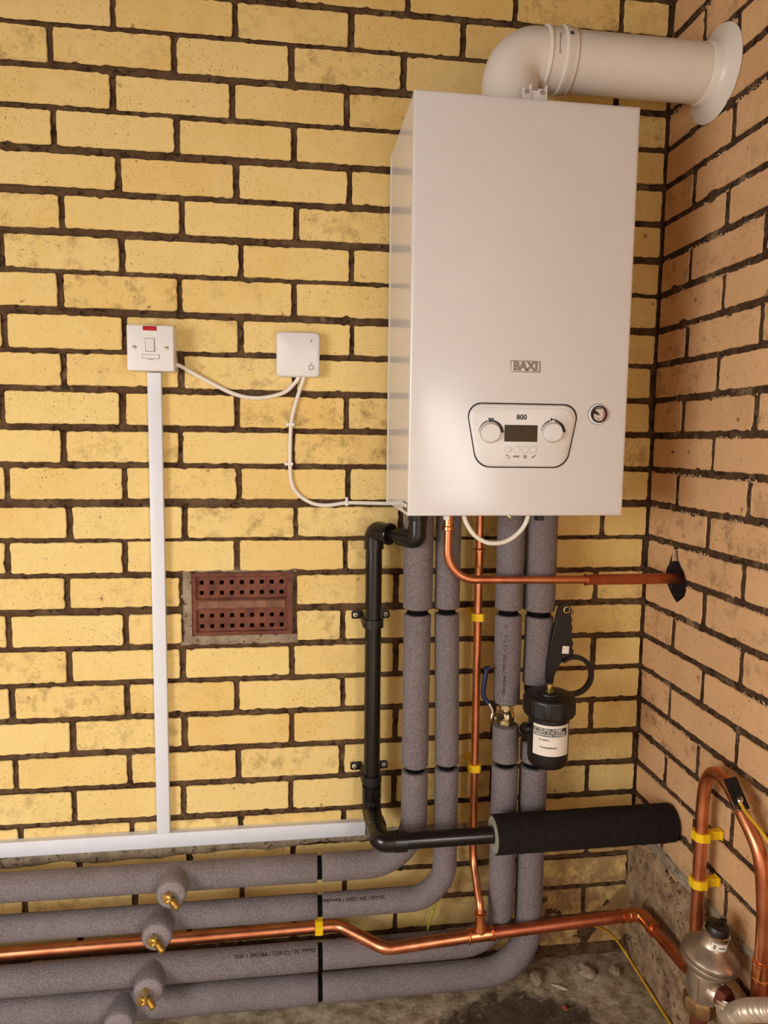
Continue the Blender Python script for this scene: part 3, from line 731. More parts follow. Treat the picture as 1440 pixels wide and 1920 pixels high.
# mortar bed round the air brick
bm = bmesh.new()
A0, A1, A2, A3 = AIR[0]-.006, AIR[1]+.006, AIR[2]-.006, AIR[3]+.006
def rim(a, b, c, d, y, seed):
    n = 16; g = []
    for i in range(n+1):
        row = []
        for j in range(5):
            x = a+(b-a)*(i/n if b-a > d-c else j/4); z = c+(d-c)*(j/4 if b-a > d-c else i/n)
            row.append(bm.verts.new((x, y+noise.noise(Vector((x*70, z*70, seed)))*.004, z)))
        g.append(row)
    for p, q in zip(g, g[1:]):
        for j in range(4): bm.faces.new((p[j], q[j], q[j+1], p[j+1]))
rim(A0, X0+.002, A2, A3, .007, 1); rim(A0, A1, A2, Z0+.002, .006, 2); rim(X1-.002, A1, A2, A3, .028, 3); rim(A0, A1, Z1-.002, A3, .016, 4)
obj('mortar_surround', bm, 'cement', ab, 60)

# ================================================================== INSULATED PIPES
PY = -.085
def sleeve(name, path, r, parent, seam=False, n=30):
    """foam sleeve: outer surface with slightly rounded ends and a darker bore"""
    path = [Vector(p) for p in path]
    d0 = (path[1]-path[0]).normalized(); d1 = (path[-1]-path[-2]).normalized()
    pp = [path[0], path[0]+d0*.0006, path[0]+d0*.0025]+path[1:-1]+[path[-1]-d1*.0025, path[-1]-d1*.0006, path[-1]]
    rr = [r-.0035, r-.001, r]+[r]*(len(path)-2)+[r, r-.001, r-.0035]
    rr = [x+noise.noise(Vector((p.x*20, p.y*20, p.z*20)))*.0006 for x, p in zip(rr, pp)]
    bm = tube(pp, rr, n); return obj(name, bm, 'foam', parent, 50)
def dens(path, step=.03):
    out = [Vector(path[0])]
    for p in path[1:]:
        p = Vector(p); l = (p-out[-1]).length; n = max(1, int(l/step)); a = out[-1]
        for i in range(1, n+1): out.append(a+(p-a)*i/n)
    return out
LABS = ['grey foam lagged pipe, leftmost of four uprights, bending into the topmost horizontal run', 'grey foam lagged pipe, second upright from left, bending into second horizontal run',
        'grey foam lagged pipe with valve, third upright from left, bending into third horizontal run', 'grey foam lagged pipe, rightmost upright behind black filter, bending into lowest run by floor']
pipes = []
for i, (xt, xb, r, rt, zh, zl, gaps, Rb, hg) in enumerate((
        (-.5368, -.5368, .0278, .0300, .320, .323, ((.861, .5270), ), .110, -.735),
        (-.4755, -.4685, .0252, .0255, .235, .237, ((.861, .5290), ), .075, -.734),
        (-.3445, -.3420, .0278, .0282, .1235, .1245, ((.856, .5290), ), .085, -.733),
        (-.2770, -.2790, .0292, .0330, .0490, .0560, ((.851, .5250), ), .100, -.733))):
    t = thing('insulated_pipe', LABS[i], 'pipe', (xb, PY, zh), 'grey foam lagged heating pipes')
    pipes.append(t)
    g1, g2 = gaps[0]; yt = PY+(.006 if i == 3 else 0)
    gap = .0058
    s1 = sleeve('foam_sleeve', dens([(xt, yt, g1+gap), (xt, yt, 1.074)]), rt, t)
    if i == 2:
        sA = sleeve('foam_sleeve', dens([(xb-.001, PY, .662), (xt, PY, g1-gap)]), r, t)
        sB = sleeve('foam_sleeve', dens([(xb, PY, g2+gap), (xb-.001, PY, .612)]), r, t)
    elif i == 3:
        sA = sleeve('foam_sleeve', dens([(xb, PY, .700), (xt, PY, g1-gap)]), r, t)
        sB = sleeve('foam_sleeve', dens([(xb, PY, g2+gap), (xb, PY, .575)]), r, t)
    else:
        sA = sleeve('foam_sleeve', dens([(xb, PY, g2+gap), (xt, PY, g1-gap)]), r, t)
    bend = fillet([(xb, PY, g2-gap), (xb, PY, zh), (hg+.0046, PY, zh)], Rb, 12)
    sC = sleeve('foam_sleeve', dens(bend), r, t)
    sD = sleeve('foam_sleeve', dens([(hg-.0046, PY, zh), (-1.72, PY, zl+(zl-zh)*.5)], .05), r+(.0012 if i > 1 else 0), t)
    # black tape in the joints
    for z, x, rr, y in ((g1, xt, rt, yt), (g2, xb, r, PY)):
        obj('joint_tape', lathe((x, y, z-.0075), (0, 0, 1), [(rr-.0085, 0), (rr-.0085, .015)], 28), 'black_tape', t, 40)
    obj('joint_tape', lathe((hg-.007, PY, zh), (1, 0, 0), [(r-.0050, 0), (r-.0050, .014)], 28), 'black_tape', t, 40)
    # printed lettering on the foam
    def wrap_h(x0, zc, ang0, rr, flip=-1):
        return lambda x, y, z: Vector((x0+flip*x, PY-math.cos(ang0+flip*y/rr)*(rr+z), zc+math.sin(ang0+flip*y/rr)*(rr+z)))
    if i == 1: obj('foam_lettering', textbm('20-035 / EN 12501 / Euroclass', .0105, wrap_h(-.665, zh, math.radians(52), r+.0005), .0003, 0, 1.02), 'foam_print', sC)
    if i == 2:
        obj('foam_lettering', textbm('Direct. 30 / CE 0751 / 9901042 / 1010', .0115, wrap_h(-.8265, zh, math.radians(58), r+.0018), .0003, 0, .92), 'foam_print', sD)
        rr = r+.0006; A0_ = math.radians(-32)
        obj('foam_lettering', textbm('Euroclass / 9901042 / CE 0751 / 30', .0105, lambda x, y, z: Vector((xb-.0005+math.sin(A0_-y/rr)*(rr+z), PY-math.cos(A0_-y/rr)*(rr+z), .762+x)), .0003, 0, .98), 'foam_print', sA)
    # lagged tee with brass drain cock
    dx, dz, yend = ((-1.0245, .3195, -.147), (-1.0535, .2400, -.147), (-1.0720, .1300, -.147), (-1.1300, .0560, -.147))[i]
    zc = (.322, .2365, .1245, .056)[i]
    bm = lathe((dx, PY-.006, zc), (0, -1, dz*0+.02), [(.0280, 0), (.0288, .030), (.0286, abs(yend-PY)-.0085), (.0262, abs(yend-PY)-.006)], 32)
    tee = obj('foam_tee', bm, 'foam', t, 50)
    obj('foam_end', lathe((dx, yend+.0010, zc+.0012), (0, -1, .02), [(.0264, 0), (.0240, .0022), (.012, .0030), (.0105, .0012)], 32), 'foam_cut', tee, 50)
    cx, cz = dx-.0045, zc-.0015
    if i < 3:
        L_ = (.013, .015, .028)[i]
        ck = obj('drain_cock', lathe((cx, yend+.010, cz+.002), (-.04, -1, .10), [(.0092, 0), (.0092, L_+.004), (.0098, L_+.0055), (.0098, L_+.010), (.0085, L_+.0115), (.0060, L_+.0115), (.0055, L_+.007)], 24), 'brass', t, 40, 'brass drain cock')
        pr = []
        for q in range(8): pr += [(.0060, q*.0026), (.0074, q*.0026+.0013)]
        obj('hose_tail', lathe((cx+.006, yend-.003-L_*.35, cz-.002), (.72, -.55, -.62), pr+[(.0050, .0215), (.0035, .0215)], 18), 'brass', ck, 40)
        obj('square_key', lathe((cx-.04*(L_+.008), yend+.010-(L_+.004), cz+.002+.1*L_), (-.04, -1, .10), [(.0035, 0), (.0035, .010), (.0026, .0108)], 4), 'brass', ck)
    else:
        obj('drain_cock', lathe((cx, yend+.010, cz), (0, -1, -.1), [(.0085, 0), (.0085, .016), (.0065, .0165), (.0060, .012)], 24), 'copper_dull', t, 40, 'dull copper drain stub')
# bare copper between valve and sleeve ends
for i, z0, z1, x in ((2, .60, .67, -.3425), (3, .57, .71, -.2785)):
    obj('bare_pipe', lathe((x, PY, z0), (0, 0, 1), [(.011, 0), (.011, z1-z0)], 20), 'copper', pipes[i], 40)
iv = thing('isolation_valve', 'nickel lever ball valve with navy blue handle on third lagged upright', 'valve', (-.3425, PY, .612))
obj('valve_body', lathe((-.3425, PY, .609), (0, 0, 1), [(.0135, 0), (.0135, .006), (.0118, .007), (.0118, .010), (.0165, .014), (.0180, .022), (.0165, .030), (.0122, .035), (.0140, .037), (.0140, .048), (.0112, .050), (.0112, .055)], 24), 'nickel', iv, 30)
obj('hex_nut', lathe((-.3425, PY, .612), (0, 0, 1), [(.0165, 0), (.0170, .002), (.0170, .009), (.0155, .011)], 6), 'nickel', iv)
obj('hex_nut', lathe((-.3425, PY, .646), (0, 0, 1), [(.0150, 0), (.0158, .0015), (.0158, .008), (.0150, .0095)], 6), 'nickel', iv)
obj('stem', lathe((-.3560, PY-.012, .634), (-1, -.25, 0), [(.0075, 0), (.0075, .012), (.0100, .013), (.0100, .018), (.0060, .019), (.0060, .024)], 14), 'nickel', iv, 40)
lev = smoothpath([(-.3800, PY-.020, .628), (-.3825, PY-.024, .636), (-.3795, PY-.023, .650), (-.3850, PY-.020, .664), (-.3950, PY-.016, .678)], 6)
obj('lever', tube(lev, .0032, 10), 'chrome', iv, 50)
obj('lever_grip', tube(smoothpath([(-.3880, PY-.019, .667), (-.3975, PY-.016, .684), (-.3965, PY-.016, .712), (-.3930, PY-.016, .737), (-.3945, PY-.016, .744)], 8), .0050, 14), 'blue_vinyl', iv, 60, 'navy blue lever sleeve')
obj('lever_hook', tube([(-.3945, PY-.016, .741), (-.385, PY-.016, .7415)], .0042, 12), 'blue_vinyl', iv, 60)

# ================================================================== COPPER GAS PIPE
gp = thing('gas_pipe', 'copper gas pipe crossing low on back wall with upright branch to boiler', 'pipe', (-.398, -.05, .175))
zg = .163; YF = -.128
run = fillet([(-1.72, -.052, .156), (-.735, -.052, zg), (-.690, -.052, zg), (-.600, YF, .158), (-.4225, YF, .171)], [0, .05, .05], 8)
obj('main_run', tube(run, .0124, 24), 'copper', gp, 50)
obj('main_run', tube(fillet([(-.372, YF, .174), (-.07, YF, .189)], 0), .0125, 24), 'copper_dull', gp, 50)
def coupling(p, d, r, l, name='coupling', mat='copper_fit', par=None):
    prof = [(r+.0005, 0), (r+.0022, .0008), (r+.0024, .0035), (r+.0010, .005), (r+.0010, l-.005), (r+.0024, l-.0035), (r+.0022, l-.0008), (r+.0005, l)]
    return obj(name, lathe(p, d, prof, 28), mat, par or gp, 40)
te = obj('tee_fitting', lathe((-.4275, YF, .1715), (1, 0, .05), [(.0125, 0), (.0162, .001), (.0166, .0045), (.0140, .007), (.0140, .052), (.0166, .0545), (.0162, .058), (.0125, .059)], 28), 'copper_fit', gp, 40)
obj('tee_branch', lathe((-.3985, YF, .175), (0, .08, 1), [(.0130, 0), (.0118, .020), (.0104, .030), (.0104, .040), (.0134, .041), (.0136, .045), (.0092, .046)], 24), 'copper_fit', te, 40)
ris = fillet([(-.398, YF+.004, .212), (-.3985, YF+.008, .232), (-.3990, -.054, .300), (-.4015, -.052, .982)], [.03, .08], 8)
obj('riser', tube(ris, .0085, 20), 'copper', gp, 50)
obj('riser', tube([(-.4015, -.052, .950), (-.4015, -.052, 1.078)], .0080, 20), 'copper', gp, 50)
coupling((-.4015, -.052, .942), (0, 0, 1), .0090, .040)
obj('coupling_flange', lathe((-.4015, -.052, .980), (0, 0, 1), [(.0095, 0), (.0138, .001), (.0142, .0025), (.0120, .0040), (.0085, .0045)], 24), 'copper_fit', gp, 40)
coupling((-.0850, YF, .1885), (1, 0, .03), .0128, .020, 'elbow_collar')
elb = fillet([(-.0720, YF, .189), (-.0400, YF, .190), (-.0380, -.175, .192)], .024, 8)
obj('elbow', tube(elb, .0142, 24), 'copper_fit', gp, 50)
obj('elbow_collar', lathe((-.0385, -.168, .1915), (0, -1, .02), [(.0130, 0), (.0156, .001), (.0156, .004), (.0142, .006), (.0142, .012), (.0156, .0135), (.0156, .016), (.0125, .017)], 24), 'copper_fit', gp, 40)
lp = thing('gas_meter_pipe', 'copper pipe looping over in front of the right wall beside silver regulator', 'pipe', (-.039, -.325, .19))
loop = fillet([(-.0385, -.178, .192), (-.0385, -.325, .203), (-.0400, -.325, .42)], .036, 8)[:-1]
loop += smoothpath([(-.0395, -.325, .30), (-.0400, -.3245, .45), (-.0400, -.3235, .545), (-.0400, -.3310, .595), (-.0400, -.3560, .6215), (-.0410, -.3950, .6180), (-.0420, -.4370, .5900), (-.0365, -.4775, .5420), (-.0300, -.4865, .4650), (-.0265, -.4865, .4000), (-.0265, -.4865, .33)], 7)
obj('bent_pipe', tube(loop, .0115, 24), 'copper', lp, 60)
obj('coupling', lathe((-.0265, -.4865, .362), (0, 0, -1), [(.0110, 0), (.0142, .001), (.0145, .005), (.0128, .007), (.0128, .028), (.0145, .030), (.0142, .034), (.0110, .036)], 24), 'copper_fit', lp, 40)
obj('outlet_pipe', lathe((-.0265, -.4865, .332), (0, 0, -1), [(.0135, 0), (.0135, .030), (.0120, .034), (.0120, .330)], 24), 'copper_dull', lp, 40)
# yellow pipe clips
def clip(p, axis, r, wall, label):
    """p on the pipe axis, axis 'Z' or 'X' of the pipe, wall 'Y' (back) or 'X' (right)"""
    p = Vector(p); t = thing('pipe_clip', label, 'pipe clip', p, 'yellow plastic pipe clips')
    hw = .008; R_ = r+.0032
    base = (-p.y if wall == 'Y' else -p.x)-.0015         # distance from pipe axis to wall
    out = [(-R_, base-.004), (-R_*1.0, 0)]
    pts = [(-.006, base), (-.006, R_), (-R_, R_*.6), (-R_, -R_*.35), (-R_*.55, -R_), (R_*.55, -R_), (R_, -R_*.35), (R_, R_*.6), (.006, R_), (.006, base)]
    poly = pts
    def fn(u, v, d):
        if wall == 'Y': q = Vector((u, v, d)) if axis == 'Z' else Vector((d, v, u))
        else: q = Vector((v, u, d))
        return p+q
    obj('clip_band', prism(poly, fn, -hw, hw), 'yellow', t)
    obj('clip_foot', prism([(-.009, base-.003), (.009, base-.003), (.009, base), (-.009, base)], fn, -hw*1.1, hw*1.1), 'yellow', t)
    return t
clip((-.4010, -.052, .838), 'Z', .0110, 'Y', 'yellow plastic clip on upright copper pipe, higher one just below the copper cross pipe')
clip((-.3998, -.052, .506), 'Z', .0110, 'Y', 'yellow plastic clip on upright copper pipe, lower one above the black waste pipe')
clip((-.7345, -.052, .1632), 'X', .0126, 'Y', 'yellow plastic clip on the low horizontal copper pipe')
clip((-.0400, -.3245, .486), 'Z', .0118, 'X', 'yellow plastic clip on looped copper pipe at right wall, upper of two')
clip((-.0397, -.3248, .394), 'Z', .0118, 'X', 'yellow plastic clip on looped copper pipe at right wall, lower of two')

# ================================================================== RELIEF PIPE
rp = thing('relief_pipe', 'thin copper pipe from boiler bending right into a hole in right wall', 'pipe', (-.486, -.127, 1.06))
obj('relief_bend', tube(fillet([(-.486, -.127, .1+.98), (-.486, -.127, .9335), (-.188, -.127, .929)], .058, 12), .0085, 22), 'copper', rp, 50)
obj('relief_coupling', lathe((-.486, -.127, 1.075), (0, 0, -1), [(.0115, 0), (.0115, .012), (.0098, .014), (.0098, .034), (.0118, .036), (.0120, .042), (.0088, .044)], 24), 'copper_fit', rp, 40)
obj('relief_joint', lathe((-.4845, -.136, 1.074), (0, -1, 0), [(.0095, 0), (.0095, .003), (.0075, .003), (.0075, .001)], 20), 'copper_fit', rp, 40)
obj('relief_sleeve', lathe((-.2000, -.127, .9292), (1, 0, 0), [(.0080, 0), (.0120, .0006), (.0125, .0030), (.0110, .0050), (.0110, .222), (.0108, .224)], 28), 'copper_dull', rp, 40)

# ================================================================== CABLE UNDER BOILER
cb = thing('white_cable', 'white cable drooping in a loop under the boiler', 'cable', (-.42, -.22, 1.02))
obj('cable_sheath', tube(smoothpath([(-.480, -.215, 1.088), (-.4745, -.215, 1.062), (-.458, -.215, 1.036), (-.437, -.215, 1.022), (-.4175, -.215, 1.0185), (-.395, -.215, 1.0225), (-.374, -.215, 1.036), (-.359, -.215, 1.056), (-.351, -.215, 1.086)], 8), .0042, 14), 'cable_white', cb, 60)

# ================================================================== BLACK WASTE PIPE
wp = thing('waste_pipe', 'black plastic condensate pipe from boiler down back wall into black lagging', 'pipe', (-.624, -.05, .41))
WR = .0172
def tb(name, pts, r, R=0, n=28, mat='black_pvc', lab=None): return obj(name, tube(fillet(pts, R, 8), r, n), mat, wp, 40, lab)
tb('outlet_elbow', [(-.548, -.128, 1.062), (-.548, -.128, 1.012), (-.5785, -.0970, 1.0155)], .0178, .012)
obj('outlet_collar', lathe((-.548, -.128, 1.052), (0, 0, 1), [(.0190, 0), (.0195, .002), (.0195, .030)], 28), 'black_pvc', wp, 40)
tb('link_pipe', [(-.560, -.1155, 1.014), (-.614, -.060, 1.0215)], .0125)
tb('top_elbow', [(-.596, -.082, 1.019), (-.6235, -.0505, 1.023), (-.6238, -.050, .985)], .0205, .014)
obj('elbow_rim', lathe((-.594, -.0842, 1.0187), (-.69, .72, .06), [(.0215, 0), (.0222, .001), (.0222, .006), (.0205, .007)], 28), 'black_pvc', wp, 40)
tb('down_pipe', [(-.6238, -.050, 1.00), (-.6232, -.050, .46)], WR)
obj('elbow_socket', lathe((-.6232, -.050, .476), (0, 0, -1), [(.0180, 0), (.0203, .001), (.0205, .028), (.0190, .030)], 30), 'black_pvc', wp, 40)
tb('bottom_elbow', [(-.6232, -.050, .455), (-.6232, -.052, .4185), (-.6190, -.164, .4150), (-.575, -.165, .4150)], .0198, .017)
obj('elbow_socket', lathe((-.621, -.094, .4172), (.04, -1, -.03), [(.0200, 0), (.0210, .001), (.0210, .022), (.0200, .023)], 30), 'black_pvc', wp, 40)
obj('elbow_socket', lathe((-.592, -.165, .4150), (1, 0, 0), [(.0198, 0), (.0208, .001), (.0208, .026), (.0180, .027)], 30), 'black_pvc', wp, 40)
tb('cross_pipe', [(-.575, -.165, .4150), (-.375, -.165, .4160)], .0165)
wb_z = (.833, .495)
for k, (z, lab) in enumerate(((.835, 'black saddle bracket with two screws, upper one on black waste pipe'), (.4975, 'black saddle bracket with two screws, lower one on black waste pipe'))):
    xx = -.6238
    t = thing('pipe_bracket', lab, 'bracket', (xx, 0, z), 'black waste pipe brackets')
    bm = bmesh.new()
    pts = arcband(xx, -.050, WR+.0004, WR+.0042, math.radians(180), math.radians(360), 20)
    addprism(bm, pts, lambda u, v, d: Vector((u, v, z-.006+d)), -.0085, .0085)
    for sgn in (-1, 1):
        addbox(bm, *sorted((xx+sgn*(WR+.0006), xx+sgn*(WR+.0042))), -.052, -.004, z-.0145, z+.0025)
    obj('bracket_band', bm, 'black_plastic', t, 40)
    for sgn in (-1, 1):
        sx = xx+sgn*.0325
        pts = roundpoly([(xx+sgn*(WR+.001), z-.0085), (sx+sgn*.0085, z-.0085), (sx+sgn*.0085, z+.0085), (xx+sgn*(WR+.001), z+.0085)], [.001, .0083, .0083, .001], 7)
        lug = obj('bracket_lug', prism(pts, fx(0), .0006, .0055, bev=.001), 'black_plastic', t, 40)
        sc = obj('screw', lathe((sx, -.0050, z), (0, -1, 0), [(.0048, 0), (.0048, .0014), (.0035, .0024), (0, .0026)], 18), 'steel_screw', t, 40)
        bm = box(sx-.0028, sx+.0028, -.0083, -.0068, z-.0006, z+.0006); addbox(bm, sx-.0006, sx+.0006, -.0083, -.0068, z-.0028, z+.0028)
        bmesh.ops.rotate(bm, verts=bm.verts, cent=(sx, 0, z), matrix=Matrix.Rotation(.5+sgn*.3+k, 3, 'Y'))
        obj('screw_cross', bm, 'black_gap', sc)
lg = thing('pipe_lagging', 'thick black foam lagging around horizontal waste pipe, running into right wall', 'lagging', (-.2, -.165, .38))
n_ = 40; prof = []
for k in range(n_+1):
    prof.append((.0385+noise.noise(Vector((k*.7, 0, 3)))*.0004, k*.378/n_))
bm = bmesh.new(); addlathe(bm, (-.386, -.165, .4160), (1, 0, .006), [(.0365, -.0015)]+prof+[(.036, .3800)], 44)
for v in bm.verts: v.co += Vector((0, noise.noise(v.co*55)*.0009, noise.noise(v.co*55+Vector((9, 0, 0)))*.0009))
obj('lagging_body', bm, 'foam_black', lg, 50)
obj('lagging_end', lathe((-.3868, -.165, .4160), (-1, 0, 0), [(.0355, 0), (.0350, .0022), (.0190, .0030), (.0180, .0010)], 44), 'foam_black_end', lg, 40, 'pale cut end of the black lagging')

# ================================================================== MAGNETIC FILTER
fc = Vector((-.2835, -.1735, 0))
mf = thing('magnetic_filter', 'black canister filter with white paper label on rightmost lagged pipe', 'filter', (fc.x, fc.y, .568))
obj('canister', lathe((fc.x, fc.y, .566), (0, 0, 1), [(.028, 0), (.034, .001), (.0380, .006), (.0400, .016), (.0402, .098), (.0425, .099), (.0425, .104), (.0405, .105)], 48), 'black_plastic', mf, 40)
pf = [(.0455, .668), (.0490, .671), (.0500, .676), (.0500, .704), (.0480, .708), (.0440, .710), (.0240, .711), (.0235, .714), (.0200, .7155), (0, .7155)]
cap = obj('cap', lathe((fc.x, fc.y, 0), (0, 0, 1), [(.0, .668)]+pf, 48), 'black_plastic', mf, 40)
for k in range(10):
    a = 2*math.pi*k/10+.2; ca, sa = math.cos(a), math.sin(a)
    fn = lambda u, v, d, ca=ca, sa=sa: Vector((fc.x+ca*d-sa*u, fc.y+sa*d+ca*u, v))
    obj('cap_rib', prism(roundpoly([(-.0095, .674), (.0095, .674), (.0095, .702), (-.0095, .702)], .001, 2), fn, .046, .0513), 'black_plastic', cap)
nip = obj('bleed_nipple', lathe((fc.x, fc.y, .713), (0, 0, 1), [(.0085, 0), (.0085, .003), (.0068, .004), (.0072, .0055), (.0072, .0165), (.0058, .0180), (.0035, .0180), (.0035, .012)], 20), 'brass', mf, 40, 'brass bleed nipple')
obj('inlet_arm', tube(fillet([(fc.x-.010, fc.y+.03, .690), (fc.x-.012, PY, .690), (fc.x+.004, PY, .715)], .015), .0135, 20), 'black_plastic', mf, 50)
obj('outlet_arm', tube(fillet([(fc.x-.022, fc.y+.02, .612), (fc.x-.018, PY, .605), (fc.x+.004, PY, .570)], .015), .0135, 20), 'black_plastic', mf, 50)
obj('side_pin', lathe((fc.x-.039, fc.y-.004, .642), (-1, -.2, 0), [(.0085, 0), (.0085, .010), (.006, .014)], 16), 'black_plastic', mf, 40)
obj('union_nut', lathe((-.2785, PY, .702), (0, 0, 1), [(.0145, 0), (.0155, .001), (.0155, .012), (.0125, .014)], 8), 'nickel', mf)
obj('union_nut', lathe((-.2985, PY-.02, .594), (0, 0, 1), [(.0105, 0), (.0115, .001), (.0115, .012), (.0100, .014)], 8), 'nickel', mf)
lr = .0404
def wrapc(a0, zc): return lambda x, y, z: Vector((fc.x+math.sin(a0+x/lr)*(lr+z), fc.y-math.cos(a0+x/lr)*(lr+z), zc+y))
aL, aR = math.radians(-66), math.radians(46); zL0, zL1 = .5975, .6590
def curved(a0, a1, z0, z1, d0, d1, n=24):
    bm = bmesh.new(); g = []
    for k in range(n+1):
        a = a0+(a1-a0)*k/n
        g.append([bm.verts.new((fc.x+math.sin(a)*(lr+d), fc.y-math.cos(a)*(lr+d), z)) for d, z in ((d0, z0), (d1, z0), (d1, z1), (d0, z1))])
    for p, q in zip(g, g[1:]):
        for j in range(4): bm.faces.new((p[j], q[j], q[(j+1) % 4], p[(j+1) % 4]))
    bm.faces.new(g[0]); bm.faces.new(g[-1][::-1]); return bm
lab = obj('paper_label', curved(aL, aR, zL0, zL1, -.0004, .0004), 'paper', mf, 30, 'white paper label with black heading block')
obj('label_heading', curved(aL+.02, aR-math.radians(11), .6370, .6535, .0002, .0007), 'print_black', lab, 30)
for k, s in enumerate(('OF THE SERIAL NUMBER', 'MAGNETIC FILTER SUPPLIED', 'COMMISSIONING THE BOILER')):
    obj('label_lettering', textbm(s, .0055, wrapc(math.radians(-18 if k else -22), .6504-k*.0051), .0011, .0001, .93), 'white_print', lab)
obj('label_lettering', textbm('7212848 2', .0052, wrapc(math.radians(-32), .6300), .0008, .00005), 'print_black', lab)
obj('label_lettering', textbm('TW0928000010C', .0046, wrapc(math.radians(-20), .6145), .0008, .0001), 'print_black', lab)
obj('canister_number', textbm('98', .0135, wrapc(math.radians(62), .6500), .0006, -.0001), 'white_print', mf)
# spanner
sp = thing('filter_spanner', 'black plastic filter spanner with ring and toothed handle standing behind the canister', 'spanner', (-.23, -.117, .70))
fS = lambda u, v, d: Vector((u, -.1135-d, v))
hd = [(-.268, .705), (-.258, .700), (-.2545, .728), (-.243, .752), (-.228, .764), (-.2165, .768), (-.2140, .778), (-.2180, .786), (-.2155, .795), (-.2195, .803), (-.2170, .812), (-.2210, .820), (-.2185, .829), (-.2225, .838), (-.2200, .846), (-.2240, .856), (-.2225, .868), (-.2290, .878), (-.2380, .881), (-.2470, .876), (-.2510, .864), (-.2560, .838), (-.2640, .800), (-.2690, .760), (-.2710, .725)]
obj('handle', prism(hd, fS, 0, .0085, bev=.001), 'black_plastic', sp)
ring = arcband(-.2125, .7255, .0350, .0445, math.radians(128), math.radians(-108), 34)
obj('ring', prism(ring, fS, 0, .0085), 'black_plastic', sp, 40)
obj('hang_hole', lathe((-.2330, -.1205, .8660), (0, -1, 0), [(.0072, 0), (.0072, .0022), (.0056, .0024), (.0050, .0010)], 20), 'brass', sp, 40)
obj('blank_sticker', prism([(-.2405, .7745), (-.2255, .7735), (-.2250, .7890), (-.2390, .7905)], fS, .0080, .0089), 'paper', sp, None, 'small square white sticker')

# ================================================================== EARTH CLAMP AND WIRES
ec = thing('earth_clamp', 'steel earth clamp with black tag on the top of looped copper pipe', 'clamp', (-.042, -.42, .60))
cpnt = Vector((-.0416, -.4270, .5985)); cd = Vector((0, -.75, -.66)).normalized()
obj('clamp_strap', lathe(cpnt-cd*.007, cd, [(.0112, 0), (.0124, .0005), (.0124, .0135), (.0112, .014)], 26), 'chrome', ec, 40)
nrm = Vector((-.35, -.55, .75)); nrm = (nrm-cd*nrm.dot(cd)).normalized(); side = cd.cross(nrm)
tagc = cpnt-cd*.012+nrm*.0150
fT = lambda u, v, d: tagc+cd*u+side*v+nrm*d
obj('warning_tag', prism(roundpoly([(-.030, -.011), (.016, -.011), (.016, .011), (-.030, .011)], .001, 2), fT, 0, .0012), 'black_plastic', ec, None, 'black plastic tag')
obj('clamp_bracket', prism([(.004, -.010), (.024, -.010), (.024, .010), (.004, .010)], fT, .001, .006), 'black_plastic', ec)
obj('clamp_screw', lathe(fT(.010, 0, .005), nrm, [(.0048, 0), (.0048, .005), (.0030, .006), (.0030, .012), (0, .013)], 12), 'chrome', ec, 40)
obj('clamp_bolt', lathe(fT(.022, .012, -.010), nrm, [(.0025, 0), (.0025, .020), (.0042, .0205), (.0042, .024)], 10), 'chrome', ec, 40)
wr = tag(obj('earth_wire', tube(smoothpath([fT(.014, .002, .008), fT(.030, .000, .010), Vector((-.047, -.505, .585)), Vector((-.030, -.560, .520)), Vector((-.020, -.62, .36)), Vector((-.018, -.64, .1)), Vector((-.020, -.65, .006))], 8), .0032, 12), 'wire_yellow', None, 60), 'yellow earth wire leading down from the clamp on copper loop', 'wire')
tag(obj('earth_wire', tube(smoothpath([(-.150, -.060, .135), (-.118, -.050, .115), (-.082, -.040, .094), (-.048, -.028, .062), (-.018, -.026, .020), (-.012, -.060, .010), (-.0115, -.13, .008), (-.012, -.20, .007), (-.014, -.34, .007)], 10), .0032, 12), 'wire_yellow', None, 60), 'thin yellow wire drooping below copper pipe into the floor corner', 'wire')
tag(obj('earth_wire', tube(smoothpath([(-.455, -.030, .235), (-.466, -.030, .200), (-.480, -.032, .165), (-.491, -.034, .125), (-.492, -.036, .085)], 8), .0030, 12), 'wire_green', None, 60), 'short yellow-green wire behind the lagged bends, beside the copper riser', 'wire')

# ================================================================== GAS REGULATOR
ax = Vector((.13, -.10, 1)).normalized(); rc0 = Vector((-.0725, -.4200, .3255))
rg = thing('gas_regulator', 'silver dome-shaped gas regulator with dark cap in bottom right corner', 'gas regulator', (-.078, -.42, .0))
obj('diaphragm_housing', lathe(rc0, ax, [(.020, -.034), (.0260, -.026), (.0400, -.020), (.0440, -.016), (.0462, -.013), (.0470, -.008), (.0462, -.0045), (.0430, -.004), (.0430, -.0025), (.0466, -.002), (.0470, .003), (.0452, .006), (.0400, .010), (.0330, .0170), (.0250, .0225), (.0228, .0260), (.0220, .0400), (.0205, .0415)], 56), 'alu', rg, 35)
obj('adjuster_collar', lathe(rc0+ax*.041, ax, [(.0205, 0), (.0225, .0015), (.0225, .0055), (.0200, .0075)], 36), 'chrome', rg, 40)
capb = obj('adjuster_cap', lathe(rc0+ax*.047, ax, [(.0200, 0), (.0200, .008), (.0175, .0125), (.010, .014), (0, .0142)], 32), 'black_plastic', rg, 40, 'dark blue-black adjuster cap')
obj('cap_lug', tube([rc0+ax*.060+Vector((-.004, 0, 0)), rc0+ax*.066+Vector((.006, .004, 0)), rc0+ax*.064+Vector((.015, .004, 0))], .0036, 10), 'black_plastic', capb, 50)
d_, u_, v_ = frame(ax)
def wrapr(a0, h, rr):
    # side facing the camera
    e1 = Vector((-.55, -.83, 0)); e1 = (e1-ax*e1.dot(ax)).normalized(); e2 = ax.cross(e1)
    return lambda x, y, z: rc0+ax*(h+y)+(e1*math.cos(a0+x/rr)+e2*math.sin(a0+x/rr))*(rr+z)
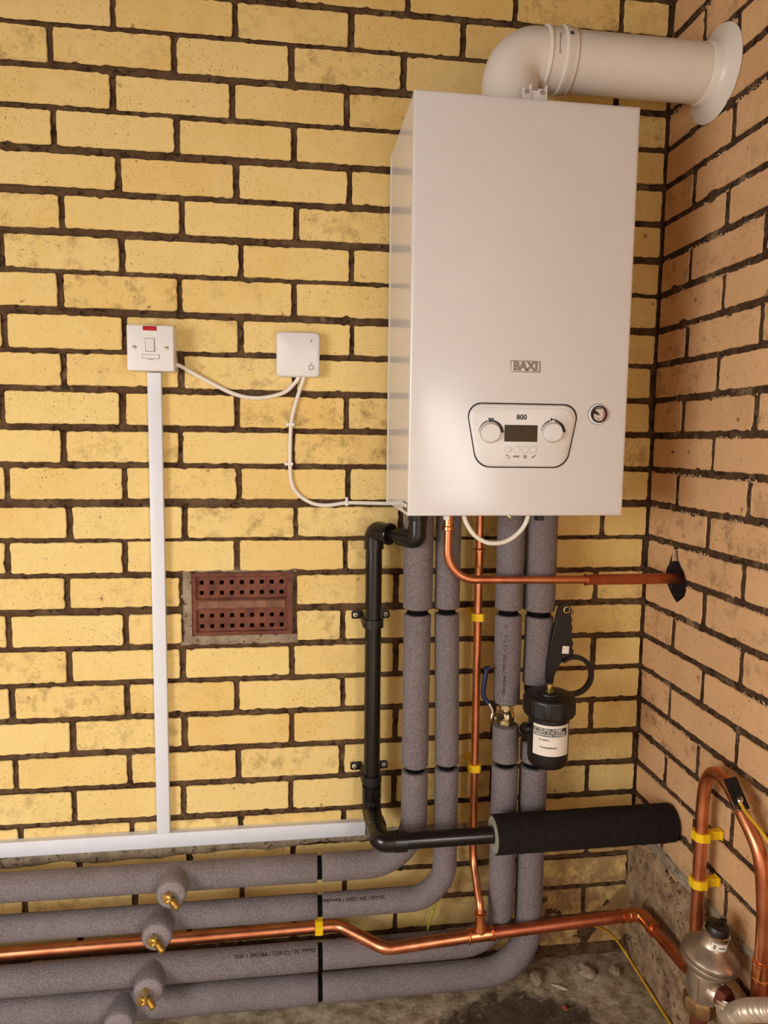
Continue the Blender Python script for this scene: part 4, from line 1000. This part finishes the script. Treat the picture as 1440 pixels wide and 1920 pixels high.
fw = wrapr(math.radians(22), .0325, .0226)
bm = bmesh.new(); g = []
for k in range(13):
    x = -.0135+.027*k/12; g.append([bm.verts.new(fw(x, y, z)) for y, z in ((-.0065, -.0006), (-.0065, .0004), (.0065, .0004), (.0065, -.0006))])
for p, q in zip(g, g[1:]):
    for j in range(4): bm.faces.new((p[j], q[j], q[(j+1) % 4], p[(j+1) % 4]))
bm.faces.new(g[0]); bm.faces.new(g[-1][::-1])
rl = obj('maker_label', bm, 'paper', rg, 30, 'small white label with a black letter')
obj('label_lettering', textbm('S', .0095, lambda x, y, z: fw(-.0085+x, y, z+.0004), .0006, .0002), 'print_black', rl)
obj('label_line', textbm('----', .0080, lambda x, y, z: fw(.0035+x, y+.001, z+.0004), .0006, .0003), 'print_black', rl)
low = rc0-ax*.030
obj('body', lathe(low, -Vector((.10, -.04, 1)).normalized(), [(.027, -.008), (.0290, 0), (.0285, .024), (.0260, .044), (.0240, .052)], 40), 'alu', rg, 40)
for k in range(3):
    a = math.radians(-150+k*46); dv = Vector((math.cos(a), math.sin(a), 0))
    fn = lambda u, v, d, dv=dv: low+Vector((-dv.y, dv.x, 0))*u+dv*d+Vector((0, 0, v))
    obj('body_web', prism([(-.003, -.044), (.003, -.044), (.004, -.002), (-.004, -.002)], fn, .020, .0325), 'alu', rg)
obj('inlet_nut', lathe((-.0830, -.4150, .2450), (0, 0, -1), [(.0200, -.006), (.0270, 0), (.0285, .003), (.0285, .024), (.0265, .027)], 8), 'alu_dark', rg, 30)
obj('inlet_ferrule', lathe((-.0825, -.4150, .2580), (0, 0, -1), [(.0215, 0), (.0235, .002), (.0235, .010), (.0200, .014)], 30), 'brass', rg, 40)
obj('supply_pipe', lathe((-.0835, -.4150, .222), (0, 0, -1), [(.0145, 0), (.0145, .222)], 26), 'rust', rg, 40)
od = Vector((.36, -.90, .02)).normalized()
obj('outlet_boss', lathe(low+Vector((-.004, 0, -.026)), od, [(.021, .012), (.0215, .030), (.0200, .034)], 32), 'alu', rg, 40)
obj('outlet_nut', lathe(low+Vector((-.004, 0, -.026))+od*.030, od, [(.0190, 0), (.0200, .002), (.0200, .016), (.0170, .019)], 6), 'rust', rg, 30)
# flexible steel hose
fh = thing('flexible_hose', 'ribbed metallic flexible hose leaving the regulator to the right', 'hose', (-.06, -.48, .24))
hp = smoothpath([low+Vector((-.004, 0, -.026))+od*.046, (-.0690, -.4690, .2540), (-.0655, -.4840, .2690), (-.0605, -.5020, .2900), (-.0590, -.5420, .3260), (-.0610, -.5900, .3620), (-.0640, -.6500, .3850), (-.0660, -.7200, .3950)], 64)
arc = [0.]
for a, b in zip(hp, hp[1:]): arc.append(arc[-1]+(b-a).length)
rib = tube(hp, [(.0170 if s < .010 else (.0158+.0015*math.sin(s*2*math.pi/.0043)) if s > .040 else .0162) for s in arc], 26)
obj('hose_body', rib, 'hose', fh, 80)
obj('hose_ferrule', lathe(hp[3], (hp[9]-hp[3]), [(.0165, 0), (.0195, .001), (.0200, .004), (.0180, .006), (.0195, .008), (.0190, .011), (.0165, .012)], 28), 'hose', fh, 40)

# ================================================================== BITS ON THE FLOOR
def lump(name, p, s, mat, label, cat, seed, flat=1.):
    bm = bmesh.new(); bmesh.ops.create_icosphere(bm, subdivisions=2, radius=1.)
    for v in bm.verts:
        k = 1+.45*noise.noise(v.co*1.6+Vector((seed, 0, 0)))
        v.co = Vector((v.co.x*s[0]*k, v.co.y*s[1]*k, v.co.z*s[2]*k))
    bmesh.ops.rotate(bm, verts=bm.verts, cent=(0, 0, 0), matrix=Matrix.Rotation(seed*1.3, 3, 'Z'))
    bmesh.ops.translate(bm, verts=bm.verts, vec=Vector((p[0], p[1], floor_h(p[0], p[1])+s[2]*.55)))
    return tag(obj(name, bm, mat, None, 30), label, cat)
lump('mortar_flake', (-.200, -.085), (.017, .005, .003), 'debris_white', 'pale curled mortar flake lying on the floor under the lagged bends', 'debris', 2.)
lump('brick_chip', (-.211, -.140), (.008, .005, .004), 'debris_red', 'small orange-red brick chip on dark floor patch', 'debris', 4.)
lump('mortar_lump', (-.245, -.055), (.022, .014, .010), 'cement', 'grey mortar lump by the back wall at foot of lowest lagged pipe', 'debris', 6.)
lump('mortar_lump', (-.125, -.052), (.024, .016, .011), 'cement', 'grey mortar lump on the floor near the wall corner', 'debris', 9.)
lump('mortar_lump', (-.060, -.062), (.014, .012, .010), 'cement', 'small grey mortar lump in the corner beside yellow wire', 'debris', 11.)
